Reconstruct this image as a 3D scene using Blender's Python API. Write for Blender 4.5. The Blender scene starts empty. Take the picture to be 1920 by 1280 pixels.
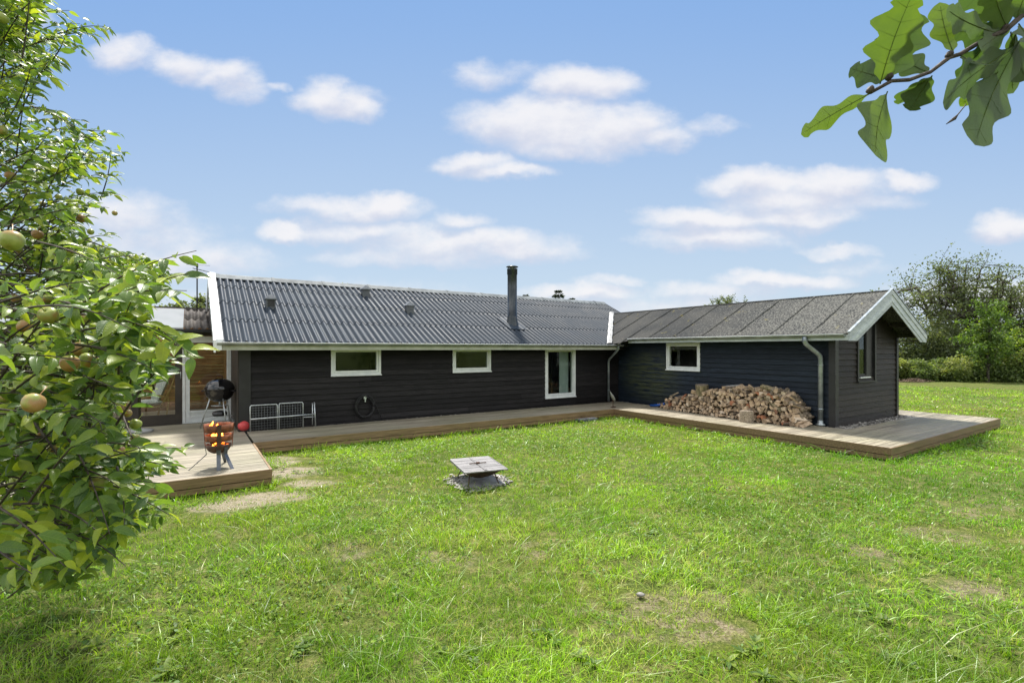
import bpy, math, random
import numpy as np
from mathutils import Vector, Matrix
R = math.radians
PI = math.pi
random.seed(7)
rng = np.random.default_rng(11)
scene = bpy.context.scene
COL = scene.collection

# ------------------------------------------------------------------ camera
EYE = 1.99
FPX = 919.0                      # focal length in pixels of a 1920 px wide picture
cam_d = bpy.data.cameras.new("camera")
cam_d.sensor_width = 36.0
cam_d.lens = 36.0 * FPX / 1920.0
cam_d.shift_y = 14.0 / 1920.0
cam_d.clip_start = 0.05
cam_d.clip_end = 6000
cam = bpy.data.objects.new("camera", cam_d)
COL.objects.link(cam)
cam.location = (0, 0, EYE)
cam.rotation_euler = (R(90), 0, 0)
scene.camera = cam

# ------------------------------------------------------------------ sun, sky, exposure
SUN_AZ = R(-14)                   # from +Y towards +X
SUN_EL = R(60)
sun_d = bpy.data.lights.new("sun", 'SUN')
sun_d.energy = 4.0
sun_d.angle = R(7.0)
sun_d.color = (1.0, 0.95, 0.87)
sun = bpy.data.objects.new("sun", sun_d)
COL.objects.link(sun)
sdir = Vector((math.sin(SUN_AZ) * math.cos(SUN_EL), math.cos(SUN_AZ) * math.cos(SUN_EL), math.sin(SUN_EL)))
sun.rotation_euler = (-sdir).to_track_quat('-Z', 'Y').to_euler()
sun.location = (0, 0, 30)

scene.view_settings.view_transform = 'Standard'
scene.view_settings.look = 'None'
scene.view_settings.exposure = 1.0
scene.view_settings.gamma = 1.0
scene.view_settings.use_curve_mapping = False
scene.cycles.max_bounces = 8
scene.cycles.transparent_max_bounces = 12
scene.cycles.caustics_reflective = False
scene.cycles.caustics_refractive = False


class NT:
    """small node tree writer"""
    def __init__(self, tree):
        self.t = tree
        for n in list(tree.nodes):
            tree.nodes.remove(n)

    def n(self, typ, ins=None, **kw):
        nd = self.t.nodes.new(typ)
        for k, v in kw.items():
            setattr(nd, k, v)
        if ins:
            for k, v in ins.items():
                s = nd.inputs[k]
                if isinstance(v, bpy.types.NodeSocket):
                    self.t.links.new(v, s)
                elif isinstance(v, bpy.types.Node):
                    self.t.links.new(v.outputs[0], s)
                else:
                    s.default_value = v
        return nd

    def m(self, op, a, b=0.0, c=None, clamp=False):
        ins = {0: a, 1: b}
        if c is not None:
            ins[2] = c
        return self.n('ShaderNodeMath', ins, operation=op, use_clamp=clamp).outputs[0]

    def mix(self, f, a, b, blend='MIX'):
        nd = self.t.nodes.new('ShaderNodeMix')
        nd.data_type = 'RGBA'
        nd.blend_type = blend
        for idx, v in ((0, f), (6, a), (7, b)):
            if isinstance(v, bpy.types.NodeSocket):
                self.t.links.new(v, nd.inputs[idx])
            else:
                if idx != 0 and len(v) == 3:
                    v = (*v, 1)
                nd.inputs[idx].default_value = v
        return nd.outputs[2]

    def noise(self, vec, scale, detail=4, rough=0.55, dist=0.0):
        nd = self.n('ShaderNodeTexNoise', {'Scale': scale, 'Detail': detail, 'Roughness': rough, 'Distortion': dist})
        if vec is not None:
            self.t.links.new(vec, nd.inputs['Vector'])
        return nd.outputs[0]

    def ramp(self, v, lo, hi, a=0.0, b=1.0, interp='SMOOTHSTEP'):
        return self.n('ShaderNodeMapRange', {0: v, 1: lo, 2: hi, 3: a, 4: b}, interpolation_type=interp).outputs[0]


world = bpy.data.worlds.new("World")
scene.world = world
world.use_nodes = True


def build_world():
    w = NT(world.node_tree)
    tc = w.n('ShaderNodeTexCoord').outputs['Generated']
    sky = w.n('ShaderNodeTexSky', sky_type='NISHITA', sun_disc=False)
    sky.sun_elevation = SUN_EL
    sky.sun_rotation = SUN_AZ
    sky.altitude = 0
    sky.air_density = 1.0
    sky.dust_density = 0.3
    sky.ozone_density = 1.6
    sep = w.n('ShaderNodeSeparateXYZ', {0: tc})
    x, y, z = sep.outputs
    yc = w.m('MAXIMUM', y, 0.12)
    u = w.m('DIVIDE', x, yc)
    v = w.m('DIVIDE', z, yc)
    uv = w.n('ShaderNodeCombineXYZ', {0: u, 1: v, 2: 0.0}).outputs[0]
    # ragged edges
    uvs = w.n('ShaderNodeVectorMath', {0: uv, 1: (1.0, 1.55, 1.0)}, operation='MULTIPLY').outputs[0]
    wn = w.n('ShaderNodeTexNoise', {'Vector': uvs, 'Scale': 7.0, 'Detail': 5, 'Roughness': 0.58}).outputs[1]
    wo = w.n('ShaderNodeVectorMath', {0: wn, 1: (0.5, 0.5, 0.5)}, operation='SUBTRACT').outputs[0]
    wo = w.n('ShaderNodeVectorMath', {0: wo, 1: (0.11, 0.070, 0.0)}, operation='MULTIPLY').outputs[0]
    uvw = w.n('ShaderNodeVectorMath', {0: uv, 1: wo}, operation='ADD').outputs[0]
    blobs = [  # u, v of the cloud's middle, half width, half height, weight
        (240, 103, 62, 30, .95), (345, 125, 60, 30, 1.0), (420, 142, 62, 30, .95), (445, 168, 52, 24, .7), (515, 162, 22, 10, .6),
        (615, 190, 62, 34, 1.0), (655, 205, 50, 24, .9), (675, 178, 40, 14, .35),
        (910, 140, 60, 24, .62), (965, 136, 50, 12, .35),
        (1085, 163, 98, 34, 1.15), (1020, 232, 150, 52, 1.2), (1110, 245, 120, 44, 1.1), (1190, 225, 75, 34, .9), (1060, 275, 130, 26, .9),
        (1245, 252, 70, 22, .75), (1345, 237, 55, 15, .5),
        (885, 307, 70, 20, 1.0), (945, 325, 75, 16, .95),
        (660, 390, 135, 24, .95), (730, 380, 55, 22, 1.05),
        (530, 433, 42, 16, .9), (690, 430, 150, 22, .8), (860, 455, 190, 30, .95), (960, 470, 130, 22, .8), (865, 410, 48, 18, .85), (780, 480, 160, 22, .7),
        (230, 400, 110, 42, .75), (270, 440, 120, 40, .6), (300, 490, 190, 38, .75), (180, 470, 150, 50, .6),
        (1420, 345, 110, 30, 1.15), (1560, 348, 100, 32, 1.1), (1480, 378, 140, 28, .95), (1640, 378, 90, 18, .6), (1690, 345, 52, 20, 1.0), (1675, 332, 30, 12, .8),
        (1330, 412, 115, 26, 1.1), (1490, 410, 110, 24, 1.0), (1350, 448, 130, 24, .9), (1240, 440, 60, 12, .5),
        (1565, 466, 70, 14, .7), (1892, 427, 62, 26, 1.1), (60, 30, 50, 26, .7),
        (1150, 524, 65, 12, .7), (1460, 527, 120, 18, .95), (1090, 550, 110, 20, .9), (1330, 548, 130, 18, .7), (1270, 575, 200, 20, .6),
        (1620, 500, 90, 14, .3), (560, 560, 300, 26, .3), (1850, 560, 160, 40, .8)]
    def field(vec, k=0.35):
      total = None
      for px, py, hw, hh, wt in blobs:
        c = ((px - 960) / FPX, (654 - py) / FPX, 0)
        d = w.n('ShaderNodeVectorMath', {0: vec, 1: c}, operation='SUBTRACT').outputs[0]
        d = w.n('ShaderNodeVectorMath', {0: d, 1: (FPX / hw / 1.25, FPX / hh / 1.25, 0)}, operation='MULTIPLY').outputs[0]
        l = w.n('ShaderNodeVectorMath', {0: d, 1: d}, operation='DOT_PRODUCT').outputs['Value']
        g = w.m('MULTIPLY_ADD', l, -wt, wt)
        total = g if total is None else w.n('ShaderNodeMath', {0: total, 1: g, 2: k}, operation='SMOOTH_MAX').outputs[0]
      return total
    total = field(uvw)
    above = field(w.n('ShaderNodeVectorMath', {0: uvw, 1: (0.004, 0.022, 0.0)}, operation='ADD').outputs[0])
    fine = w.noise(uvs, 22.0, 6, 0.6)
    big = w.noise(uvs, 5.0, 3, 0.5)
    dens = w.m('ADD', total, w.m('MULTIPLY', w.m('SUBTRACT', fine, 0.5), 0.9))
    dens = w.m('ADD', dens, w.m('MULTIPLY', w.m('SUBTRACT', big, 0.5), 0.8))
    front = w.ramp(y, 0.12, 0.3)
    dens = w.m('MULTIPLY', w.ramp(dens, -0.20, 1.10), front)
    # elsewhere in the sky: unseen clouds, thickened to add fill light
    s3 = w.n('ShaderNodeVectorMath', {0: tc, 1: (1, 1, 2.6)}, operation='MULTIPLY').outputs[0]
    other = w.ramp(w.noise(s3, 2.0, 6, 0.6), 0.40, 0.60)
    other = w.m('MULTIPLY', other, w.m('SUBTRACT', 1.0, front))
    dens = w.m('MAXIMUM', dens, other)
    # clear sky: deep blue above, paler in the thick air near the horizon
    t = w.ramp(v, 0.0, 0.72, 1.0, 0.0, 'LINEAR')
    t = w.m('MAXIMUM', w.m('POWER', t, 1.25), w.m('SUBTRACT', 1.0, w.ramp(y, -0.2, 0.3)))
    blue = w.mix(t, (2.95, 5.05, 8.9), (7.1, 8.4, 9.4))
    skyc = w.n('ShaderNodeHueSaturation', {'Saturation': 1.1, 'Value': 0.62, 'Color': sky.outputs[0]}).outputs[0]
    skyc = w.mix(0.85, skyc, blue)
    lit = w.m('SUBTRACT', total, above)
    lit = w.m('ADD', lit, w.m('MULTIPLY', w.m('SUBTRACT', w.noise(uvs, 13.0, 5, 0.6), 0.5), 1.3))
    shade = w.ramp(lit, -0.55, 0.45)
    cl = w.mix(shade, (6.9, 7.15, 8.3), (9.5, 9.35, 9.5))
    # unseen clouds made over-bright to fill the shaded fronts
    cl = w.mix(front, (21.0, 20.3, 19.6), cl)
    col = w.mix(w.m('MULTIPLY', dens, 0.90), skyc, cl)
    bg = w.n('ShaderNodeBackground', {'Color': col, 'Strength': 0.05})
    out = w.n('ShaderNodeOutputWorld', {'Surface': bg})


build_world()

# ------------------------------------------------------------------ frames and helpers
TH = math.atan2(919, 1393)
CT, ST = math.cos(TH), math.sin(TH)
CX, CY = 3.6, 16.6               # inner corner of the two wings of the house


def LW(a, y, z=0.0):
    """house coordinates (along the long wall, into the house, up) to world"""
    return Vector((CX + a * CT - y * ST, CY + a * ST + y * CT, z))


def G(px, py, z=0.0):
    """point of the ground (or of the level z) surveyed from the photograph"""
    d = (EYE - z) * FPX / (py - 654.0)
    return Vector(((px - 960) / FPX * d, d, z))


def P(px, py, d):
    return Vector(((px - 960) / FPX * d, d, EYE + (654.0 - py) * d / FPX))


def tag(o, label=None, cat=None, group=None, kind=None):
    if label: o['label'] = label
    if cat: o['category'] = cat
    if group: o['group'] = group
    if kind: o['kind'] = kind
    return o


def thing(name, loc, rz, label, cat, group=None):
    o = bpy.data.objects.new(name, None)
    o.empty_display_size = 0.2
    COL.objects.link(o)
    o.location = loc
    o.rotation_euler = (0, 0, rz)
    return tag(o, label, cat, group)


def link_mesh(name, me, mats, parent=None, smooth=False):
    o = bpy.data.objects.new(name, me)
    COL.objects.link(o)
    if not isinstance(mats, (list, tuple)):
        mats = [mats]
    for m in mats:
        me.materials.append(m)
    if parent is not None:
        o.parent = parent
    if smooth:
        me.polygons.foreach_set('use_smooth', [True] * len(me.polygons))
    return o


class MB:
    """collects shapes, writes them as one mesh"""
    def __init__(self, f=None):
        self.v, self.f, self.t, self.mi, self.sm = [], [], [], [], []
        self.fn = f or (lambda x, y, z: (x, y, z))
        self.tn = 0.5
        self.mat = 0
        self.rand = True

    def add(self, vs, fs, smooth=False, raw=False):
        b = len(self.v)
        t = random.random() if self.rand else self.tn
        for p in vs:
            self.v.append(tuple(p) if raw else self.fn(*p))
        for f in fs:
            self.f.append([b + i for i in f])
            self.t.append(t)
            self.mi.append(self.mat)
            self.sm.append(smooth)
        return self

    def box(self, x0, x1, y0, y1, z0, z1, bev=0.0):
        vs = [(x, y, z) for z in (z0, z1) for y in (y0, y1) for x in (x0, x1)]
        fs = [(0, 2, 3, 1), (4, 5, 7, 6), (0, 1, 5, 4), (2, 6, 7, 3), (0, 4, 6, 2), (1, 3, 7, 5)]
        return self.add(vs, fs)

    def prism(self, prof, u0, u1, order='uyz'):
        """profile of (y, z) points swept along x from u0 to u1"""
        n = len(prof)
        vs = [(u0, y, z) for y, z in prof] + [(u1, y, z) for y, z in prof]
        fs = [list(range(n))[::-1], list(range(n, 2 * n))]
        fs += [(i, (i + 1) % n, n + (i + 1) % n, n + i) for i in range(n)]
        return self.add(vs, fs)

    def tube(self, pts, r, n=8, caps=True, sm=True):
        pts = [Vector(p) for p in pts]
        if not isinstance(r, (list, tuple)):
            r = [r] * len(pts)
        vs = []
        up = Vector((0.13, 0.21, 1)).normalized()
        last = None
        for i, p in enumerate(pts):
            if i == 0: d = pts[1] - p
            elif i == len(pts) - 1: d = p - pts[i - 1]
            else: d = (pts[i + 1] - p).normalized() + (p - pts[i - 1]).normalized()
            if d.length < 1e-9: d = Vector((0, 0, 1))
            d.normalize()
            if last is None:
                a = d.cross(up)
                if a.length < 1e-3: a = d.cross(Vector((1, 0, 0)))
            else:
                a = last - d * last.dot(d)
                if a.length < 1e-4: a = d.cross(up)
            a.normalize()
            last = a
            b = d.cross(a)
            for k in range(n):
                w = 2 * PI * k / n
                vs.append(p + (a * math.cos(w) + b * math.sin(w)) * r[i])
        fs = []
        for i in range(len(pts) - 1):
            for k in range(n):
                k2 = (k + 1) % n
                fs.append((i * n + k, i * n + k2, (i + 1) * n + k2, (i + 1) * n + k))
        if caps:
            fs.append(list(range(n))[::-1])
            fs.append([(len(pts) - 1) * n + k for k in range(n)])
        return self.add(vs, fs, sm)

    def lathe(self, prof, c=(0, 0, 0), n=20, sm=True, squash=None):
        """profile of (radius, z)"""
        vs = []
        for r, z in prof:
            for k in range(n):
                w = 2 * PI * k / n
                vs.append((c[0] + r * math.cos(w), c[1] + r * math.sin(w), c[2] + z))
        fs = []
        for i in range(len(prof) - 1):
            for k in range(n):
                k2 = (k + 1) % n
                fs.append((i * n + k, i * n + k2, (i + 1) * n + k2, (i + 1) * n + k))
        return self.add(vs, fs, sm)

    def build(self, name, mats, parent=None, label=None):
        me = bpy.data.meshes.new(name)
        me.from_pydata(self.v, [], self.f)
        at = me.attributes.new('tint', 'FLOAT', 'FACE')
        at.data.foreach_set('value', self.t)
        me.polygons.foreach_set('material_index', self.mi)
        me.polygons.foreach_set('use_smooth', self.sm)
        me.update()
        o = link_mesh(name, me, mats, parent)
        if label: o['label'] = label
        return o


def np_mesh(name, verts, loops, starts, mats, parent=None, tint=None, col=None, smooth=False):
    me = bpy.data.meshes.new(name)
    me.vertices.add(len(verts))
    me.vertices.foreach_set('co', np.ascontiguousarray(verts, dtype=np.float32).ravel())
    me.loops.add(len(loops))
    me.loops.foreach_set('vertex_index', np.ascontiguousarray(loops, dtype=np.int32))
    me.polygons.add(len(starts))
    me.polygons.foreach_set('loop_start', np.ascontiguousarray(starts, dtype=np.int32))
    me.update(calc_edges=True)
    if tint is not None:
        at = me.attributes.new('tint', 'FLOAT', 'POINT')
        at.data.foreach_set('value', np.ascontiguousarray(tint, dtype=np.float32))
    if col is not None:
        at = me.attributes.new('col', 'FLOAT_COLOR', 'POINT')
        c4 = np.ones((len(verts), 4), dtype=np.float32)
        c4[:, :3] = col
        at.data.foreach_set('color', c4.ravel())
    return link_mesh(name, me, mats, parent, smooth)


def inst(name, tv, tf, pos, rot, scl, tint, mats, parent=None, smooth=False, veins=False):
    """many small copies of a template written as one mesh"""
    tv = np.asarray(tv, dtype=np.float32)
    N, K = len(pos), len(tv)
    if np.ndim(scl) == 1:
        scl = np.repeat(np.asarray(scl)[:, None], 3, 1)
    v = tv[None, :, :] * scl[:, None, :]
    v = np.einsum('nij,nkj->nki', rot, v) + pos[:, None, :]
    tl = np.concatenate([np.asarray(f) for f in tf])
    ln = np.array([len(f) for f in tf])
    st = np.concatenate([[0], np.cumsum(ln)[:-1]])
    loops = (tl[None, :] + (np.arange(N) * K)[:, None]).ravel()
    starts = (st[None, :] + (np.arange(N) * len(tl))[:, None]).ravel()
    o = np_mesh(name, v.reshape(-1, 3), loops, starts, mats, parent, np.repeat(tint, K), smooth=smooth)
    if veins:
        lf = np.zeros((K, 3), dtype=np.float32)
        lf[:, 0] = tv[:, 0] / (np.abs(tv[:, 0]).max() + 1e-6); lf[:, 1] = tv[:, 1]
        at = o.data.attributes.new('leafco', 'FLOAT_VECTOR', 'POINT')
        at.data.foreach_set('vector', np.tile(lf, (N, 1)).ravel())
    return o


def rand_rot(n, r=rng):
    q = r.normal(size=(n, 4))
    q /= np.linalg.norm(q, axis=1)[:, None]
    w, x, y, z = q.T
    return np.stack([1 - 2 * (y * y + z * z), 2 * (x * y - z * w), 2 * (x * z + y * w),
                     2 * (x * y + z * w), 1 - 2 * (x * x + z * z), 2 * (y * z - x * w),
                     2 * (x * z - y * w), 2 * (y * z + x * w), 1 - 2 * (x * x + y * y)], 1).reshape(-1, 3, 3)


def frames(dirs, normals):
    """rotation with local y along dirs and local z close to normals"""
    y = dirs / np.linalg.norm(dirs, axis=1)[:, None]
    x = np.cross(y, normals)
    x /= (np.linalg.norm(x, axis=1)[:, None] + 1e-9)
    z = np.cross(x, y)
    return np.stack([x, y, z], 2)


# ------------------------------------------------------------------ materials
def new_mat(name):
    m = bpy.data.materials.new(name)
    m.use_nodes = True
    return m, NT(m.node_tree)


def pm(name, c1, c2, scale=6.0, rough=0.6, bump=0.2, bscale=None, stretch=(1, 1, 1), metallic=0.0, k=0.3,
       spec=0.5, detail=5, dist=0.01, coat=0.0, lo=0.3, hi=0.7, rough_var=0.1):
    m, w = new_mat(name)
    tc = w.n('ShaderNodeTexCoord').outputs['Object']
    vec = w.n('ShaderNodeVectorMath', {0: tc, 1: stretch}, operation='MULTIPLY').outputs[0]
    f = w.ramp(w.noise(vec, scale, detail), lo, hi)
    col = w.mix(f, c1, c2)
    t = w.n('ShaderNodeAttribute', attribute_name='tint').outputs['Fac']
    g = w.m('MULTIPLY_ADD', t, k, 1 - k / 2)
    g = w.n('ShaderNodeCombineColor', {0: g, 1: g, 2: g}).outputs[0]
    col = w.mix(1.0, col, g, 'MULTIPLY')
    rn = w.m('MULTIPLY_ADD', w.noise(vec, scale * 2.3, 3), rough_var * 2, rough - rough_var)
    b = w.n('ShaderNodeBump', {'Strength': bump, 'Distance': dist, 'Height': w.noise(vec, bscale or scale * 5, 5, 0.65)})
    p = w.n('ShaderNodeBsdfPrincipled', {'Base Color': col, 'Roughness': rn, 'Metallic': metallic,
                                         'Specular IOR Level': spec, 'Normal': b, 'Coat Weight': coat})
    w.n('ShaderNodeOutputMaterial', {'Surface': p})
    return m


def leaf_mat(name, c_dark, c_mid, c_light, trans=0.42, rough=0.42, spec=0.5, tmul=(1.3, 1.35, 0.6), vein=False):
    m, w = new_mat(name)
    t = w.n('ShaderNodeAttribute', attribute_name='tint').outputs['Fac']
    col = w.mix(w.ramp(t, 0.0, 0.5, interp='LINEAR'), c_dark, c_mid)
    col = w.mix(w.ramp(t, 0.5, 1.0, interp='LINEAR'), col, c_light)
    tc = w.n('ShaderNodeTexCoord').outputs['Object']
    hgt = w.noise(tc, 120.0, 2)
    if vein:
        lc = w.n('ShaderNodeAttribute', attribute_name='leafco').outputs['Vector']
        lx, ly, _ = w.n('ShaderNodeSeparateXYZ', {0: lc}).outputs
        ax_ = w.m('ABSOLUTE', lx)
        midr = w.ramp(ax_, 0.0, 0.10, 1.0, 0.0)
        side = w.m('SINE', w.m('SUBTRACT', w.m('MULTIPLY', ly, 52.0), w.m('MULTIPLY', ax_, 9.0)))
        side = w.ramp(side, 0.72, 1.0)
        vv = w.m('MAXIMUM', midr, w.m('MULTIPLY', side, 0.45))
        col = w.mix(w.m('MULTIPLY', vv, 0.5), col, w.mix(0.35, w.mix(1.0, col, (1.5, 1.5, 1.4), 'MULTIPLY'), (0.35, 0.42, 0.2)))
        spot = w.ramp(w.noise(tc, 26.0, 4, 0.6), 0.69, 0.74)
        col = w.mix(w.m('MULTIPLY', spot, 0.75), col, (0.17, 0.085, 0.03))
        hgt = w.m('ADD', w.m('MULTIPLY', hgt, 0.4), w.m('MULTIPLY', vv, -0.8))
    f = w.noise(tc, 35.0, 3)
    col = w.mix(w.ramp(f, 0.35, 0.75), col, w.mix(1.0, col, (1.25, 1.2, 0.8), 'MULTIPLY'))
    geo = w.n('ShaderNodeNewGeometry').outputs['Backfacing']
    colb = w.mix(w.m('MULTIPLY', geo, 0.35), col, (0.22, 0.29, 0.17))
    b = w.n('ShaderNodeBump', {'Strength': 0.5 if vein else 0.25, 'Distance': 0.002, 'Height': hgt})
    p = w.n('ShaderNodeBsdfPrincipled', {'Base Color': colb, 'Roughness': rough, 'Specular IOR Level': spec, 'Normal': b})
    tr = w.n('ShaderNodeBsdfTranslucent', {'Color': w.mix(1.0, col, tmul, 'MULTIPLY')})
    mx = w.n('ShaderNodeMixShader', {0: trans, 1: p, 2: tr})
    w.n('ShaderNodeOutputMaterial', {'Surface': mx})
    return m


def glass_mat(name, tint=(0.86, 0.9, 0.88), refl=1.0, base=0.06):
    m, w = new_mat(name)
    fr = w.n('ShaderNodeFresnel', {'IOR': 1.5}).outputs[0]
    bf = w.n('ShaderNodeNewGeometry').outputs['Backfacing']
    fac = w.m('MULTIPLY', w.m('MULTIPLY_ADD', fr, refl, base, clamp=True), w.m('SUBTRACT', 1.0, bf))
    tr = w.n('ShaderNodeBsdfTransparent', {'Color': (*tint, 1)})
    tc = w.n('ShaderNodeTexCoord').outputs['Object']
    b = w.n('ShaderNodeBump', {'Strength': 0.05, 'Distance': 0.01, 'Height': w.noise(tc, 1.4, 2)})
    gl = w.n('ShaderNodeBsdfGlossy', {'Color': (0.95, 0.97, 1.0, 1), 'Roughness': 0.015, 'Normal': b})
    w.n('ShaderNodeOutputMaterial', {'Surface': w.n('ShaderNodeMixShader', {0: fac, 1: tr, 2: gl})})
    return m


def emis_mat(name, c, s):
    m, w = new_mat(name)
    tc = w.n('ShaderNodeTexCoord').outputs['Object']
    f = w.ramp(w.noise(tc, 18.0, 3), 0.35, 0.65)
    col = w.mix(f, c, (1.0, 0.12, 0.01))
    w.n('ShaderNodeOutputMaterial', {'Surface': w.n('ShaderNodeEmission', {'Color': col, 'Strength': s})})
    return m


M = {}
M['board'] = pm('black_stained_board', (0.009, 0.0082, 0.0088), (0.020, 0.018, 0.019), 3.0, 0.5, 0.6, 40, (1, 8, 14), k=0.9, spec=0.2)
M['board_side'] = pm('black_board_warm_light', (0.017, 0.0135, 0.0115), (0.030, 0.024, 0.020), 3.0, 0.5, 0.6, 40, (1, 8, 14), k=0.6, spec=0.18)  # same black boards, warmer light on the gable put into the colour
M['black'] = pm('black_paint', (0.010, 0.010, 0.011), (0.018, 0.018, 0.02), 5.0, 0.5, 0.2, k=0.2)
M['white'] = pm('white_paint', (0.66, 0.69, 0.70), (0.78, 0.80, 0.80), 7.0, 0.42, 0.1, 60, k=0.08)
M['grey_board'] = pm('grey_white_board', (0.34, 0.38, 0.40), (0.48, 0.52, 0.535), 4.0, 0.5, 0.3, 30, (1, 1, 5), k=0.3)
M['fascia'] = pm('pale_green_grey_board', (0.36, 0.38, 0.31), (0.50, 0.51, 0.45), 4.0, 0.5, 0.2, 30, k=0.15)
M['zinc'] = pm('zinc', (0.22, 0.25, 0.27), (0.38, 0.42, 0.44), 5.0, 0.38, 0.1, 30, metallic=0.55, k=0.1)
M['zinc_gutter'] = pm('zinc_gutter', (0.16, 0.18, 0.17), (0.32, 0.35, 0.34), 4.0, 0.4, 0.1, 30, metallic=0.4, k=0.2)
M['flash'] = pm('lead_flashing', (0.17, 0.175, 0.17), (0.40, 0.405, 0.40), 9.0, 0.55, 0.5, 20, k=0.1)
M['pipe'] = pm('steel_flue', (0.035, 0.042, 0.048), (0.055, 0.063, 0.07), 4.0, 0.32, 0.05, metallic=0.5, k=0.1)
M['vent'] = pm('vent_cowl', (0.07, 0.08, 0.09), (0.13, 0.14, 0.155), 8.0, 0.5, 0.1, k=0.5)
M['ridgecap'] = pm('ridge_cap', (0.10, 0.115, 0.125), (0.20, 0.22, 0.23), 5.0, 0.7, 0.15, k=0.3, spec=0.2)
M['soffit'] = pm('dark_soffit', (0.025, 0.02, 0.016), (0.05, 0.038, 0.028), 3.0, 0.6, 0.3, 30, (1, 8, 1), k=0.3)
M['inside'] = pm('inside_wall', (0.50, 0.47, 0.42), (0.60, 0.57, 0.50), 2.0, 0.7, 0.05, k=0.1)
M['floor_in'] = pm('inside_floor', (0.20, 0.16, 0.11), (0.28, 0.23, 0.17), 3.0, 0.4, 0.1, k=0.2)
M['plank'] = pm('brown_plank', (0.22, 0.10, 0.04), (0.42, 0.21, 0.085), 3.0, 0.5, 0.3, 30, (1, 1, 10), k=0.55)
M['pine'] = pm('pale_pine', (0.45, 0.29, 0.13), (0.60, 0.41, 0.21), 4.0, 0.5, 0.1, 30, (1, 1, 6), k=0.3)
M['rattan'] = pm('rattan', (0.40, 0.25, 0.09), (0.62, 0.42, 0.18), 20.0, 0.45, 0.2, k=0.3)
M['cushion'] = pm('patterned_cushion', (0.55, 0.58, 0.58), (0.80, 0.80, 0.78), 45.0, 0.8, 0.4, 30, k=0.1, lo=.45, hi=.55)
M['curtain'] = pm('curtain', (0.62, 0.68, 0.68), (0.78, 0.82, 0.82), 4.0, 0.8, 0.1, k=0.1)
M['glass'] = glass_mat('window_glass', (0.78, 0.82, 0.80), 1.25, 0.035)
M['glass_porch'] = glass_mat('porch_glass', (0.88, 0.9, 0.88), 0.8, 0.02)
M['steel'] = pm('galvanised_tube', (0.42, 0.45, 0.46), (0.62, 0.65, 0.66), 20.0, 0.35, 0.05, metallic=0.7, k=0.15)
M['wire'] = pm('dull_wire', (0.20, 0.22, 0.22), (0.30, 0.32, 0.32), 30.0, 0.4, 0.0, metallic=0.5, k=0.3)
M['enamel'] = pm('black_enamel', (0.006, 0.006, 0.007), (0.009, 0.009, 0.011), 3.0, 0.10, 0.0, k=0.05, coat=0.6, rough_var=0.03)
M['rust'] = pm('rusted_steel', (0.10, 0.028, 0.010), (0.27, 0.085, 0.030), 14.0, 0.75, 0.5, 60, k=0.35)
M['rust_dark'] = pm('dark_rust', (0.035, 0.018, 0.012), (0.10, 0.045, 0.022), 12.0, 0.75, 0.5, 60, k=0.3)
M['steel_dark'] = pm('blued_steel', (0.06, 0.07, 0.09), (0.16, 0.17, 0.19), 6.0, 0.45, 0.2, metallic=0.5, k=0.3)
M['red'] = pm('red_rubber', (0.52, 0.035, 0.04), (0.66, 0.09, 0.09), 14.0, 0.5, 0.3, 70, k=0.1)
M['rubber'] = pm('black_rubber', (0.008, 0.008, 0.009), (0.02, 0.02, 0.022), 20.0, 0.35, 0.1, k=0.3)
M['wheel'] = pm('grey_plastic', (0.25, 0.26, 0.27), (0.33, 0.34, 0.35), 6.0, 0.5, 0.0, k=0.05)
M['blue'] = pm('blue_plastic', (0.01, 0.06, 0.30), (0.02, 0.10, 0.42), 8.0, 0.4, 0.1, k=0.2)
M['purple'] = pm('dark_purple_canvas', (0.055, 0.04, 0.085), (0.10, 0.075, 0.14), 10.0, 0.8, 0.3, k=0.3)
M['stone'] = pm('pebble', (0.13, 0.12, 0.11), (0.38, 0.36, 0.33), 6.0, 0.6, 0.3, k=0.7)
M['slab'] = pm('concrete_slab', (0.24, 0.24, 0.24), (0.38, 0.38, 0.37), 8.0, 0.8, 0.4, 60, k=0.2)
M['lid'] = pm('weathered_lid', (0.16, 0.155, 0.155), (0.30, 0.29, 0.29), 9.0, 0.8, 0.5, 60, (1, 9, 1), k=0.5)
M['slab_dark'] = pm('slate_slab', (0.10, 0.11, 0.13), (0.19, 0.20, 0.22), 8.0, 0.6, 0.3, 60, k=0.2)
M['bark'] = pm('bark', (0.035, 0.028, 0.022), (0.10, 0.085, 0.07), 16.0, 0.85, 0.9, 30, (1, 1, 0.35), k=0.3, dist=0.02)
M['twig'] = pm('twig_bark', (0.035, 0.025, 0.02), (0.085, 0.065, 0.05), 40.0, 0.7, 0.6, 120, k=0.3)
M['slate_roof'] = pm('neighbour_roof', (0.16, 0.17, 0.21), (0.24, 0.25, 0.30), 4.0, 0.5, 0.3, k=0.2)
M['pale_wall'] = pm('pale_render', (0.45, 0.46, 0.46), (0.55, 0.56, 0.55), 4.0, 0.7, 0.1, k=0.2)
M['mossy'] = pm('mossy_wood', (0.10, 0.09, 0.045), (0.34, 0.27, 0.16), 22.0, 0.85, 1.0, 50, (1, 1, 0.3), k=0.3, dist=0.02)
M['weathered'] = pm('weathered_wood', (0.13, 0.10, 0.07), (0.34, 0.28, 0.21), 10.0, 0.8, 0.8, 60, (1, 4, 4), k=0.6)
M['straw'] = pm('dead_twigs', (0.10, 0.07, 0.05), (0.26, 0.18, 0.13), 9.0, 0.85, 0.3, k=0.8)


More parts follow.
